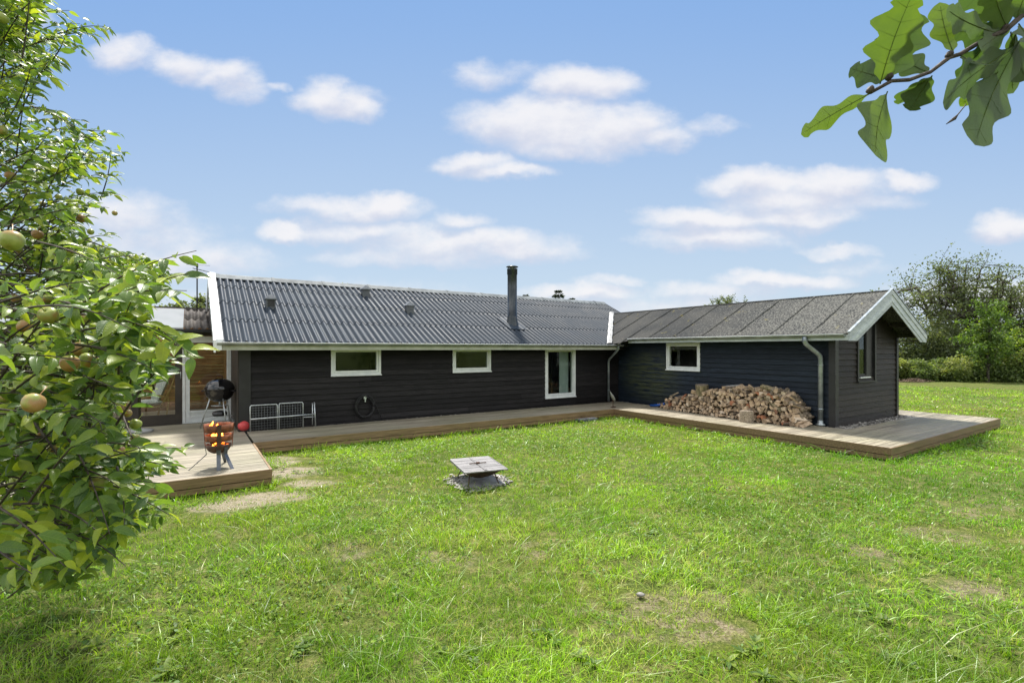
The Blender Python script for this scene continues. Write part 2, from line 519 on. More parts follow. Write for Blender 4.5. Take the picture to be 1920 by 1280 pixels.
def deck_mat(name, c1, c2):
    m, w = new_mat(name)
    tc = w.n('ShaderNodeTexCoord').outputs['Object']
    vec = w.n('ShaderNodeVectorMath', {0: tc, 1: (1.0, 14.0, 14.0)}, operation='MULTIPLY').outputs[0]
    f = w.ramp(w.noise(vec, 2.2, 6, 0.6), 0.3, 0.7)
    big = w.ramp(w.noise(tc, 0.7, 4), 0.35, 0.7)
    col = w.mix(f, c1, c2)
    col = w.mix(w.m('MULTIPLY', big, 0.45), col, w.mix(1.0, col, (0.72, 0.82, 0.62), 'MULTIPLY'))
    kn = w.n('ShaderNodeTexVoronoi', {'Vector': w.n('ShaderNodeVectorMath', {0: tc, 1: (2.2, 9, 9)}, operation='MULTIPLY').outputs[0], 'Scale': 1.0}).outputs[0]
    col = w.mix(w.ramp(kn, 0.05, 0.13, 0.55, 0.0), col, (0.05, 0.03, 0.018))
    t = w.n('ShaderNodeAttribute', attribute_name='tint').outputs['Fac']
    g = w.m('MULTIPLY_ADD', t, 0.42, 0.79)
    g = w.n('ShaderNodeCombineColor', {0: g, 1: g, 2: w.m('MULTIPLY', g, 0.97)}).outputs[0]
    col = w.mix(1.0, col, g, 'MULTIPLY')
    b = w.n('ShaderNodeBump', {'Strength': 0.5, 'Distance': 0.004, 'Height': w.noise(vec, 9.0, 4)})
    p = w.n('ShaderNodeBsdfPrincipled', {'Base Color': col, 'Roughness': w.m('MULTIPLY_ADD', f, 0.25, 0.42), 'Specular IOR Level': 0.5, 'Normal': b})
    w.n('ShaderNodeOutputMaterial', {'Surface': p})
    return m


M['deck'] = deck_mat('weathered_decking', (0.205, 0.175, 0.13), (0.34, 0.30, 0.235))
M['deck_face'] = deck_mat('deck_edge_timber', (0.15, 0.092, 0.050), (0.27, 0.175, 0.10))


def wing_board():
    m, w = new_mat('black_board_sky_tint_algae')
    tc = w.n('ShaderNodeTexCoord').outputs['Object']
    sep = w.n('ShaderNodeSeparateXYZ', {0: tc})
    x, y, z = sep.outputs
    vec = w.n('ShaderNodeVectorMath', {0: tc, 1: (8, 1.0, 14)}, operation='MULTIPLY').outputs[0]
    f = w.ramp(w.noise(vec, 3.0, 5), 0.3, 0.7)
    col = w.mix(f, (0.0085, 0.0135, 0.022), (0.018, 0.027, 0.041))  # black boards, blue sky reflection put into the colour
    t = w.n('ShaderNodeAttribute', attribute_name='tint').outputs['Fac']
    g = w.m('MULTIPLY_ADD', t, 0.5, 0.75)
    col = w.mix(1.0, col, w.n('ShaderNodeCombineColor', {0: g, 1: g, 2: g}).outputs[0], 'MULTIPLY')
    # green growth on the sheltered boards by the inner corner
    dy = w.m('DIVIDE', w.m('ADD', y, 1.35), 1.25)
    dz = w.m('DIVIDE', w.m('SUBTRACT', z, 1.15), 0.85)
    r2 = w.m('ADD', w.m('MULTIPLY', dy, dy), w.m('MULTIPLY', dz, dz))
    vec2 = w.n('ShaderNodeVectorMath', {0: tc, 1: (1, 0.8, 7.6)}, operation='MULTIPLY').outputs[0]
    msk = w.m('MULTIPLY', w.ramp(r2, 0.0, 1.3, 1.0, 0.0), w.ramp(w.noise(vec2, 2.6, 5, 0.65), 0.38, 0.58))
    col = w.mix(w.m('MULTIPLY', msk, 0.75), col, (0.065, 0.076, 0.036))
    b = w.n('ShaderNodeBump', {'Strength': 0.5, 'Distance': 0.01, 'Height': w.noise(vec, 40.0, 5)})
    p = w.n('ShaderNodeBsdfPrincipled', {'Base Color': col, 'Roughness': 0.5, 'Specular IOR Level': 0.22, 'Normal': b})
    w.n('ShaderNodeOutputMaterial', {'Surface': p})
    return m


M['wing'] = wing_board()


def sheet_mat(name, c1, c2, lich, rough=0.50):
    m, w = new_mat(name)
    tc = w.n('ShaderNodeTexCoord').outputs['Object']
    f = w.ramp(w.noise(tc, 1.6, 5, 0.6), 0.3, 0.7)
    g = w.ramp(w.noise(tc, 60.0, 3), 0.5, 0.8)
    col = w.mix(f, c1, c2)
    col = w.mix(w.m('MULTIPLY', g, 0.5), col, lich)
    st = w.n('ShaderNodeVectorMath', {0: tc, 1: (7, 0.7, 0.7)}, operation='MULTIPLY').outputs[0]
    col = w.mix(w.ramp(w.noise(st, 2.0, 4), 0.5, 0.75, 0.0, 0.35), col, w.mix(1.0, col, (0.6, 0.62, 0.62), 'MULTIPLY'))
    b = w.n('ShaderNodeBump', {'Strength': 0.25, 'Distance': 0.004, 'Height': w.noise(tc, 90.0, 4)})
    p = w.n('ShaderNodeBsdfPrincipled', {'Base Color': col, 'Roughness': w.m('MULTIPLY_ADD', f, 0.15, rough), 'Specular IOR Level': 0.16, 'Normal': b})
    w.n('ShaderNodeOutputMaterial', {'Surface': p})
    return m


M['sheet'] = sheet_mat('grey_fibre_cement_sheet', (0.026, 0.036, 0.050), (0.042, 0.055, 0.073), (0.12, 0.135, 0.155))
M['sheet_old'] = sheet_mat('old_brown_sheet', (0.070, 0.062, 0.056), (0.14, 0.125, 0.115), (0.28, 0.265, 0.25), 0.75)


def felt_mat():
    m, w = new_mat('lichened_roofing_felt')
    tc = w.n('ShaderNodeTexCoord').outputs['Object']
    sep = w.n('ShaderNodeSeparateXYZ', {0: tc})
    big = w.ramp(w.noise(tc, 0.9, 5, 0.6), 0.35, 0.65)
    col = w.mix(big, (0.038, 0.040, 0.041), (0.060, 0.060, 0.057))
    vo = w.n('ShaderNodeTexNoise', {'Vector': tc, 'Scale': 26.0, 'Detail': 5, 'Roughness': 0.65}).outputs[0]
    # more growth towards the outer gable
    am = w.ramp(sep.outputs[1], -1.0, -6.5, 0.60, 0.47)
    lich = w.m('SUBTRACT', vo, am)
    lich = w.ramp(lich, 0.0, 0.06)
    lc = w.mix(w.noise(tc, 14.0, 3), (0.13, 0.133, 0.12), (0.21, 0.206, 0.185))
    col = w.mix(w.m('MULTIPLY', lich, 0.8), col, lc)
    ms = w.ramp(w.noise(tc, 3.2, 5, 0.7), 0.62, 0.70)
    col = w.mix(w.m('MULTIPLY', ms, 0.55), col, (0.20, 0.17, 0.05))
    b = w.n('ShaderNodeBump', {'Strength': 0.9, 'Distance': 0.015, 'Height': vo})
    p = w.n('ShaderNodeBsdfPrincipled', {'Base Color': col, 'Roughness': 0.95, 'Specular IOR Level': 0.08, 'Normal': b})
    w.n('ShaderNodeOutputMaterial', {'Surface': p})
    return m


M['felt'] = felt_mat()


def panel_mat():
    m, w = new_mat('milky_plastic_panel')
    tc = w.n('ShaderNodeTexCoord').outputs['Object']
    col = w.mix(w.ramp(w.noise(tc, 3.0, 5), 0.4, 0.8), (0.50, 0.53, 0.55), (0.38, 0.42, 0.42))
    p = w.n('ShaderNodeBsdfPrincipled', {'Base Color': col, 'Roughness': 0.35})
    tr = w.n('ShaderNodeBsdfTranslucent', {'Color': (0.9, 0.93, 0.92, 1)})
    w.n('ShaderNodeOutputMaterial', {'Surface': w.n('ShaderNodeMixShader', {0: 0.45, 1: p, 2: tr})})
    return m


M['panel'] = panel_mat()

# bare and dry spots of the lawn: ground position, radius, strength of bare earth, elongation
SPOTS = []
for px, py, r, s in [(545, 885, .36, .95), (575, 905, .24, .8), (530, 868, .22, .9), (470, 938, .34, .8), (530, 930, .30, .7), (405, 950, .24, .7), (600, 905, .18, .6),
                     (520, 860, .25, .8), (590, 850, .2, .4),
                     (648, 1018, .16, .6), (655, 1040, .15, .5), (800, 1045, .16, .5), (870, 1050, .15, .5), (1005, 1030, .20, .5), (885, 945, .10, .5),
                     (1250, 1140, .27, .6), (1190, 1170, .22, .5), (1280, 1170, .24, .65), (1350, 1178, .14, .8), (1320, 1120, .15, .5), (1090, 1142, .12, .5),
                     (1620, 1030, .22, .55), (1660, 1045, .15, .5), (1740, 1000, .22, .55), (1790, 1010, .25, .5), (1820, 962, .28, .5), (1870, 945, .25, .45),
                     (1850, 1115, .22, .75), (1880, 1125, .16, .7), (1880, 1010, .3, .4), (1600, 1080, .2, .4), (1430, 1110, .2, .4), (600, 1240, .15, .4),
                     (730, 935, .35, .3), (700, 960, .4, .3), (700, 1180, .2, .3), (760, 930, .3, .25), (1130, 1060, .25, .3), (1500, 1070, .2, .3)]:
    g = G(px, py)
    SPOTS.append((g.x, g.y, r, s))


def spot_val(x, y):
    v = np.zeros_like(x)
    x = x + (noise2(x, y, 1.9, 31) - .5) * .7; y = y + (noise2(x, y, 1.7, 32) - .5) * .7
    for gx, gy, r, s in SPOTS:
        # seen at a shallow angle: spots are rounder on the ground than in the picture
        d2 = ((x - gx) / (r * 1.25)) ** 2 + ((y - gy) / (r * 1.0)) ** 2
        v = np.maximum(v, s * np.clip(1.35 - d2, 0, 1))
    return v


def ground_mat():
    m, w = new_mat('lawn_soil')
    tc = w.n('ShaderNodeTexCoord').outputs['Object']
    n1 = w.noise(tc, 6.0, 6, 0.65)
    n2 = w.noise(tc, 45.0, 4, 0.6)
    n0 = w.noise(tc, 0.35, 4)
    green = w.mix(w.ramp(n2, 0.35, 0.7), (0.045, 0.070, 0.016), (0.11, 0.150, 0.032))
    green = w.mix(w.ramp(n0, 0.35, 0.7), green, w.mix(1.0, green, (1.3, 1.1, 0.8), 'MULTIPLY'))
    dry = w.mix(w.ramp(n2, 0.3, 0.7), (0.17, 0.15, 0.06), (0.34, 0.29, 0.14))
    col = w.mix(w.ramp(n1, 0.45, 0.68, 0.0, 0.6), green, dry)
    soil = w.mix(w.ramp(n2, 0.3, 0.7), (0.12, 0.085, 0.055), (0.33, 0.27, 0.20))
    tot = None
    wn = w.n('ShaderNodeTexNoise', {'Vector': tc, 'Scale': 3.0, 'Detail': 5}).outputs[1]
    wv = w.n('ShaderNodeVectorMath', {0: tc, 1: w.n('ShaderNodeVectorMath', {0: wn, 1: (0.35, 0.35, 0)}, operation='MULTIPLY').outputs[0]}, operation='ADD').outputs[0]
    for gx, gy, r, s in SPOTS:
        if s < 0.45: continue
        d = w.n('ShaderNodeVectorMath', {0: wv, 1: (gx + .17, gy + .17, 0)}, operation='SUBTRACT').outputs[0]
        d = w.n('ShaderNodeVectorMath', {0: d, 1: (1 / (r * 1.25), 1 / r, 0)}, operation='MULTIPLY').outputs[0]
        l = w.n('ShaderNodeVectorMath', {0: d}, operation='LENGTH').outputs['Value']
        g = w.ramp(l, 0.6, 1.3, s, 0.0)
        tot = g if tot is None else w.m('MAXIMUM', tot, g)
    sd_ = w.n('ShaderNodeVectorMath', {0: tc, 1: (-3.4, 7.6, 0)}, operation='DISTANCE').outputs['Value']
    sandy = w.ramp(sd_, 1.6, 2.6, 1.0, 0.0)
    soil = w.mix(sandy, soil, w.mix(w.ramp(n2, 0.3, 0.7), (0.20, 0.16, 0.115), (0.42, 0.36, 0.29)))
    tot = w.m('MULTIPLY', tot, w.m('MAXIMUM', w.ramp(w.m('ADD', w.noise(tc, 7.0, 7, 0.75), w.m('MULTIPLY', sandy, 0.06)), 0.42, 0.56), w.m('MULTIPLY', sandy, 0.25)))
    col = w.mix(tot, col, soil)
    b = w.n('ShaderNodeBump', {'Strength': 0.8, 'Distance': 0.03, 'Height': n2})
    p = w.n('ShaderNodeBsdfPrincipled', {'Base Color': col, 'Roughness': 0.95, 'Specular IOR Level': 0.1, 'Normal': b})
    w.n('ShaderNodeOutputMaterial', {'Surface': p})
    return m


M['ground'] = ground_mat()


def grass_mat():
    m, w = new_mat('grass_blade')
    c = w.n('ShaderNodeAttribute', attribute_name='col').outputs['Color']
    p = w.n('ShaderNodeBsdfPrincipled', {'Base Color': c, 'Roughness': 0.38, 'Specular IOR Level': 0.5})
    tr = w.n('ShaderNodeBsdfTranslucent', {'Color': w.mix(1.0, c, (1.25, 1.25, 0.6), 'MULTIPLY')})
    w.n('ShaderNodeOutputMaterial', {'Surface': w.n('ShaderNodeMixShader', {0: 0.42, 1: p, 2: tr})})
    return m


M['grass'] = grass_mat()
M['apple_leaf'] = leaf_mat('apple_leaf', (0.045, 0.095, 0.026), (0.135, 0.225, 0.042), (0.38, 0.44, 0.055), 0.46, 0.36, 0.5, vein=True)
M['oak_leaf'] = leaf_mat('oak_leaf', (0.035, 0.065, 0.034), (0.060, 0.105, 0.026), (0.115, 0.18, 0.020), 0.50, 0.5, 0.4)
M['vein'] = leaf_mat('leaf_vein', (0.10, 0.14, 0.05), (0.13, 0.18, 0.06), (0.16, 0.2, 0.07), 0.4, 0.5, 0.3)
M['tree_leaf'] = leaf_mat('distant_tree_leaf', (0.060, 0.080, 0.045), (0.120, 0.150, 0.075), (0.25, 0.27, 0.12), 0.45, 0.5, 0.35)
M['bright_leaf'] = leaf_mat('young_tree_leaf', (0.050, 0.095, 0.028), (0.105, 0.180, 0.035), (0.32, 0.40, 0.04), 0.46, 0.5, 0.35)
M['bush_leaf'] = leaf_mat('bush_leaf', (0.075, 0.120, 0.040), (0.150, 0.200, 0.065), (0.28, 0.30, 0.11), 0.46, 0.5, 0.35)
M['clover'] = leaf_mat('clover_leaf', (0.050, 0.125, 0.022), (0.105, 0.225, 0.026), (0.24, 0.35, 0.035), 0.42, 0.5, 0.35)
M['conifer'] = leaf_mat('conifer_needles', (0.015, 0.03, 0.015), (0.025, 0.045, 0.02), (0.045, 0.065, 0.03), 0.2, 0.6, 0.3)


def wood_mats():
    e, w = new_mat('split_wood')
    tc = w.n('ShaderNodeTexCoord').outputs['Object']
    oi = w.n('ShaderNodeObjectInfo').outputs['Random']
    f = w.ramp(w.noise(tc, 18.0, 4), 0.3, 0.7)
    c = w.mix(f, (0.38, 0.265, 0.165), (0.66, 0.49, 0.33))
    c2 = w.mix(w.ramp(oi, 0.93, 0.96), c, (0.36, 0.15, 0.08))
    c3 = w.mix(w.ramp(w.m('FRACT', w.m('MULTIPLY', oi, 7.31)), 0.0, 1.0, 0.0, 0.9), c2, w.mix(1.0, c2, (0.42, 0.42, 0.43), 'MULTIPLY'))
    c3 = w.mix(w.ramp(w.m('FRACT', w.m('MULTIPLY', oi, 13.7)), 0.75, 1.0, 0.0, 0.7), c3, (0.72, 0.60, 0.46))
    b = w.n('ShaderNodeBump', {'Strength': 0.7, 'Distance': 0.008, 'Height': w.noise(tc, 60.0, 4)})
    w.n('ShaderNodeOutputMaterial', {'Surface': w.n('ShaderNodeBsdfPrincipled', {'Base Color': c3, 'Roughness': 0.8, 'Normal': b})})
    s = pm('log_bark', (0.11, 0.085, 0.06), (0.30, 0.235, 0.17), 14.0, 0.85, 0.8, 60, (0.5, 2, 2), k=0.5)
    return e, s


M['split'], M['logbark'] = wood_mats()


def apple_mat():
    m, w = new_mat('ripening_apple')
    tc = w.n('ShaderNodeTexCoord').outputs['Object']
    oi = w.n('ShaderNodeObjectInfo').outputs['Random']
    off = w.n('ShaderNodeVectorMath', {0: tc, 1: w.n('ShaderNodeCombineXYZ', {0: w.m('MULTIPLY', oi, 9.0), 1: oi, 2: 0.0}).outputs[0]}, operation='ADD').outputs[0]
    f = w.noise(off, 14.0, 3)
    g = w.mix(w.ramp(w.noise(off, 40.0, 3), 0.3, 0.7), (0.22, 0.27, 0.045), (0.34, 0.38, 0.085))
    thr = w.m('MULTIPLY_ADD', oi, -0.22, 0.64)
    red = w.ramp(w.m('SUBTRACT', f, thr), -0.06, 0.1)
    col = w.mix(w.m('MULTIPLY', red, 0.75), g, (0.42, 0.17, 0.085))
    sp = w.n('ShaderNodeTexVoronoi', {'Vector': off, 'Scale': 260.0}).outputs[0]
    col = w.mix(w.ramp(sp, 0.10, 0.22, 0.45, 0.0), col, (0.50, 0.46, 0.30))
    scar = w.ramp(w.noise(off, 22.0, 5, 0.7), 0.64, 0.72)
    col = w.mix(w.m('MULTIPLY', scar, 0.7), col, (0.16, 0.09, 0.045))
    p = w.n('ShaderNodeBsdfPrincipled', {'Base Color': col, 'Roughness': 0.36, 'Specular IOR Level': 0.5, 'Subsurface Weight': 0.08, 'Subsurface Radius': (0.01, 0.008, 0.003)})
    w.n('ShaderNodeOutputMaterial', {'Surface': p})
    return m


M['apple'] = apple_mat()
M['flame'] = emis_mat('flame', (1.0, 0.45, 0.06), 5.0)
M['ember'] = emis_mat('ember', (1.0, 0.18, 0.02), 2.2)

# ------------------------------------------------------------------ ground
mb = MB(); mb.rand = False
mb.add([(-2000, -2000, 0), (2000, -2000, 0), (2000, 2500, 0), (-2000, 2500, 0)], [(0, 1, 2, 3)])
tag(mb.build('ground', M['ground']), kind='structure')

# ------------------------------------------------------------------ the house
DZ = 0.24                        # level of the decks
house = thing('summer_house', (CX, CY, 0), TH,
              'low black timber summer house with grey corrugated roof and a felt roofed wing', 'house')
MAIN = lambda u, n, z: (u, -n, z)                       # long wall: u along x, n outwards
WING = lambda u, n, z: (-n, u, z)                       # inner wall of the wing: u along y
GABLE = lambda u, n, z: (u, -6.65 - n, z)               # gable end of the wing
PORCH = lambda u, n, z: (u, 2.0 - n, z)


def subtract(u0, u1, z0, z1, holes):
    segs = [(u0, u1)]
    for (a, b, c, d) in holes:
        if d <= z0 + 1e-4 or c >= z1 - 1e-4: continue
        ns = []
        for s, e in segs:
            if b <= s or a >= e: ns.append((s, e)); continue
            if a > s: ns.append((s, a))
            if b < e: ns.append((b, e))
        segs = ns
    return segs


def clad_wall(name, fn, u0, u1, z0, z1, holes, mat, top=None, pitch=0.132, label=None):
    """overlapping horizontal boards with openings, on a solid backing"""
    mb = MB(fn)
    z = z0
    while z < z1 - 1e-3:
        zt = min(z + pitch, z1)
        lim = (u0, u1)
        if top:
            lim = top(zt)
            if lim is None: break
        # openings that begin or end inside a row split the row
        cuts = sorted({z, zt} | {c for h in holes for c in (h[2], h[3]) if z < c < zt})
        for a, b in zip(cuts[:-1], cuts[1:]):
            for s, e in subtract(lim[0], lim[1], a, b, holes):
                # butt joints
                pts = [s]
                while pts[-1] + 3.2 < e:
                    pts.append(pts[-1] + random.uniform(2.2, 4.2))
                pts = [p for p in pts if p < e - 0.3 or p == s] + [e]
                for p, q in zip(pts[:-1], pts[1:]):
                    k0 = (a - z) / pitch
                    k1 = (b - z) / pitch
                    n0, n1 = 0.036 - 0.028 * k0, 0.036 - 0.028 * k1
                    wob = random.uniform(-0.0015, 0.0015)
                    g = 0.0008
                    mb.add([(p + g, 0, a), (q - g, 0, a), (q - g, n0 + wob, a - 0.004), (p + g, n0 + wob, a - 0.004),
                            (p + g, 0, b + 0.006), (q - g, 0, b + 0.006), (q - g, n1, b + 0.004), (p + g, n1, b + 0.004)],
                           [(0, 1, 2, 3), (4, 7, 6, 5), (3, 2, 6, 7), (0, 3, 7, 4), (1, 5, 6, 2), (0, 4, 5, 1)])
        z += pitch
    # backing
    mb.rand = False; mb.tn = 0.2
    us = sorted({u0, u1} | {h[0] for h in holes if u0 < h[0] < u1} | {h[1] for h in holes if u0 < h[1] < u1})
    for s, e in zip(us[:-1], us[1:]):
        hs = [h for h in holes if h[0] < (s + e) / 2 < h[1]]
        zt = z1
        if not hs:
            mb.box(s, e, -0.12, -0.002, z0, zt)
        else:
            h = hs[0]
            if h[2] > z0: mb.box(s, e, -0.12, -0.002, z0, h[2])
            if h[3] < zt: mb.box(s, e, -0.12, -0.002, h[3], zt)
    return mb.build(name, mat, house, label)


def window(fn, u0, u1, z0, z1, fw=0.055, sash=0.045, parent=house, out=0.045, glass=None, deep=False, fm=None, left_sash=None):
    fm = fm or M['white']
    mb = MB(fn); mb.rand = False
    mb.box(u0, u0 + fw, -0.08, out, z0, z1)
    mb.box(u1 - fw, u1, -0.08, out, z0, z1)
    mb.box(u0 + fw, u1 - fw, -0.08, out, z1 - fw, z1)
    mb.box(u0 + fw, u1 - fw, -0.08, out, z0, z0 + fw)
    fr = mb.build('window', fm, parent)
    mb = MB(fn); mb.rand = False
    a, b, c, d = u0 + fw + .004, u1 - fw - .004, z0 + fw + .004, z1 - fw - .004
    o2 = out - 0.018
    mb.box(a, a + sash, -0.06, o2, c, d)
    mb.box(b - sash, b, -0.06, o2, c, d)
    mb.box(a + sash, b - sash, -0.06, o2, d - sash, d)
    mb.box(a + sash, b - sash, -0.06, o2, c, c + sash)
    mb.build('sash', fm, fr)
    mb = MB(fn); mb.rand = False
    mb.box(a + sash, b - sash, -0.022, -0.016, c + sash, d - sash)
    mb.build('pane', glass or M['glass'], fr)
    mb = MB(fn); mb.rand = False
    mb.box(u0 - .012, u1 + .012, out + .001, out + .03, z0 - .022, z0 + .004)
    mb.build('sill', fm, fr)
    return fr


# openings in house coordinates
W1 = (-9.38, -8.20, 1.37, 2.02)
W2 = (-6.24, -5.05, 1.37, 2.02)
W3 = (-3.13, -1.93, 0.50, 2.02)
WW = (-3.20, -2.03, 1.37, 2.17)
GW = (1.10, 2.06, 1.30, 2.60)
clad_wall('wall', MAIN, -11.20, 0.0, 0.16, 2.08, [W1, W2, W3], M['board'])
clad_wall('wall', WING, -6.63, -0.03, 0.16, 2.30, [WW], M['wing'], label='inner wall of the wing, black boards with sky reflection in their colour, green growth near the corner')


def gtop(z):
    if z <= 2.42: return (0.0, 3.45)
    k = (z - 2.42) / 0.47
    if 0.0 + k >= 3.45 - k: return None
    return (0.0 + k, 3.45 - k)


gw = clad_wall('wall', GABLE, 0.0, 3.45, 0.16, 2.30, [(GW[0], GW[1], GW[2], 2.31)], M['board_side'], label='black gable wall of the wing, warm light in its colour')
mb = MB(GABLE)
z = 2.30
while z < 3.2:
    lim = gtop(z + .132)
    if lim is None: break
    lo = gtop(z)
    for s, e in subtract(lim[0], lim[1], z, z + .13, [GW]):
        mb.add([(s, -.1, z), (e, -.1, z), (e, .03, z - .004), (s, .03, z - .004), (s, -.1, z + .137), (e, -.1, z + .137), (e, .01, z + .135), (s, .01, z + .135)],
               [(0, 1, 2, 3), (4, 7, 6, 5), (3, 2, 6, 7), (0, 3, 7, 4), (1, 5, 6, 2), (0, 4, 5, 1)])
    z += .132
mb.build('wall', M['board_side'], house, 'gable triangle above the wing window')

# other walls of the shell, plain boards, closing the rooms
mb = MB(); mb.rand = False
mb.box(-11.20, -11.08, 0.0, 6.0, 0.1, 2.1)          # left end
mb.box(1.75, 1.87, 0.0, 6.0, 0.1, 2.1)              # right end
mb.box(-11.08, 0.62, 5.88, 6.0, 0.1, 2.1)
mb.box(1.28, 1.75, 5.88, 6.0, 0.1, 2.1)
mb.box(3.33, 3.45, -6.53, 0.0, 0.1, 2.45)           # far side of the wing
mb.box(1.87, 3.45, 0.0, 0.12, 0.1, 2.45)
mb.build('outer_wall', M['board'], house)
mb = MB(); mb.rand = False
for x0, x1, s in ((-11.18, -11.10, 1), (1.77, 1.85, 1)):
    mb = MB(); mb.rand = False
    mb.prism([(-0.0, 2.1), (6.0, 2.1), (3.0, 3.55)], x0, x1)
    mb.build('gable', M['board'], house)
mb = MB(); mb.rand = False
mb.box(-11.08, 1.75, 0.13, 5.86, 0.18, 0.30)
mb.build('floor', M['floor_in'], house)
mb = MB(); mb.rand = False
mb.box(-11.08, 1.75, 0.0, 5.86, 2.03, 2.06)
mb.box(0.12, 3.33, -5.2, -0.13, 2.32, 2.35)
mb.box(0.02, 3.40, -5.3, -5.2, .3, 2.35)
mb.box(0.95, 2.55, -5.3, -5.2, 2.35, 2.85)
mb.build('ceiling', M['inside'], house)
INNER = [(-11.07, -11.05, 0.0, 5.86, 0.3, 2.03), (-4.3, -4.2, 0.13, 5.86, 0.3, 2.03), (-7.4, -7.3, 0.13, 5.86, 0.3, 2.03), (-11.07, -4.3, 3.4, 3.5, 0.3, 2.03), (-4.2, 0.40, 4.2, 4.3, 0.3, 2.03), (1.15, 1.75, 4.2, 4.3, 0.3, 2.03), (2.2, 2.25, -6.5, -0.2, 0.3, 2.3)]
for bx_ in INNER:
    mb = MB(); mb.rand = False; mb.box(*bx_); mb.build('inner_wall', M['inside'], house)
# garden door with glazing bars on the far side, seen through the tall window
fr = window(lambda u, n, z: (u, 4.24 + n, z), 0.42, 1.13, 0.34, 2.02, .07, .05)
mb = MB(); mb.rand = False
for z in (0.75, 1.15, 1.55): mb.box(0.55, 1.0, 4.215, 4.25, z, z + .03)
mb.box(0.76, 0.79, 4.216, 4.249, 0.45, 1.9)
mb.build('glazing_bar', M['rust_dark'], fr)

window(MAIN, *W1)
window(MAIN, *W2)
w3 = window(MAIN, *W3, fw=.07)
window(WING, *WW)
# gable window sits back in a dark reveal
mb = MB(GABLE); mb.rand = False
mb.box(GW[0] - .03, GW[0] + .04, -.05, .055, GW[2] - .08, GW[3])
mb.box(GW[1] - .04, GW[1] + .03, -.05, .055, GW[2] - .08, GW[3])
mb.box(GW[0] - .03, GW[1] + .03, -.05, .075, GW[2] - .11, GW[2] - .081)
mb.build('window_casing', M['black'], house)
window(GABLE, GW[0] + .045, GW[0] + .60, GW[2], GW[3] - .05, out=0.01, fm=M['black'], sash=.03)
mb = MB(GABLE); mb.rand = False
mb.box(GW[0] + .60, GW[1] - .041, -.04, .0, GW[2] - .08, GW[3])
mb.build('shutter', M['black'], house)
mb = MB(GABLE); mb.rand = False
mb.box(GW[0] + .045, GW[0] + .60, .045, .085, GW[2] - .005, GW[2] + .02)
mb.build('window_sill', M['white'], house)

# curtains and a stool behind the tall window
mb = MB(); mb.rand = False
pts = []
n = 40
for i in range(n + 1):
    x = -2.38 + 0.36 * i / n
    pts.append((x, 0.22 + 0.025 * math.sin(i * 1.35)))
vs = [(x, y, z) for z in (0.42, 2.0) for x, y in pts]
mb.add(vs, [(i, i + 1, n + 2 + i, n + 1 + i) for i in range(n)], True)
mb.build('curtain', M['curtain'], house)
mb = MB(); mb.rand = False
vs = [(x * 1.0 + .1 - .95, y + 0.0, z) for z in (1.0, 2.0) for x, y in [(-2.3 + .3 * i / n, 0.2 + .02 * math.sin(i * 1.5)) for i in range(n + 1)]]
mb.add([(v[0] + 5.1 - .0, v[1] * 0 + -2.95 - 0, v[2]) for v in vs], [(i, i + 1, n + 2 + i, n + 1 + i) for i in range(n)], True)

# corner boards
mb = MB(); mb.box(-11.26, -11.04, -.055, -.031, .14, 2.06); mb.box(-11.26, -11.205, -.03, .12, .14, 2.06)
mb.build('corner_board', M['black'], house)
mb = MB(); mb.box(-.055, -.031, -6.70, -6.56, .14, 2.28); mb.box(-.03, .10, -6.70, -6.683, .14, 2.28)
mb.build('corner_board', M['black'], house)
mb = MB(); mb.box(3.37, 3.49, -6.70, -6.683, .14, 2.3); mb.box(3.452, 3.49, -6.68, -6.56, .14, 2.3)
mb.build('corner_board', M['black'], house)

# ---- main roof: four courses of corrugated sheets
RZ0, RS = 2.14, 0.497            # height at the eave, slope


def rz(y): return RZ0 + RS * (y + 0.5)


def corrugated(x0, x1, rows, zf, pitch, amp, mat, name, thick=0.010, seg=8, lift=0.016):
    nseg = int((x1 - x0) / pitch * seg)
    xs = [x0 + (x1 - x0) * i / nseg for i in range(nseg + 1)]
    vs, fs = [], []
    for (ya, yb) in rows:
        b = len(vs)
        ym = [ya, (ya + yb) / 2, yb]
        for j, y in enumerate(ym):
            lf = lift * (1 - j / 2)
            for x in xs:
                z = zf(y) + lf + amp * math.cos(2 * PI * (x - x0) / pitch)
                vs.append((x, y, z))
        for x in xs:                                    # lower lip of the sheet
            z = zf(ya) + lift - thick + amp * math.cos(2 * PI * (x - x0) / pitch)
            vs.append((x, ya + .001, z))
        for x in xs:                                    # underside
            z = zf(ya) + lift - thick + amp * math.cos(2 * PI * (x - x0) / pitch)
            vs.append((x, yb, zf(yb) - thick + amp * math.cos(2 * PI * (x - x0) / pitch)))
        N = nseg + 1
        for x in xs:                                    # the lip has its own upper edge, so it shades sharply
            vs.append((x, ya, zf(ya) + lift + amp * math.cos(2 * PI * (x - x0) / pitch)))
        for i in range(nseg):
            fs.append((b + i, b + i + 1, b + N + i + 1, b + N + i))
            fs.append((b + N + i, b + N + i + 1, b + 2 * N + i + 1, b + 2 * N + i))
            fs.append((b + 5 * N + i, b + 3 * N + i, b + 3 * N + i + 1, b + 5 * N + i + 1))
            fs.append((b + 3 * N + i, b + 4 * N + i, b + 4 * N + i + 1, b + 3 * N + i + 1))
    mb = MB()
    mb.add(vs, fs, True)
    mb.sm = [True] * len(mb.sm)
    o = mb.build(name, mat, house)
    return o


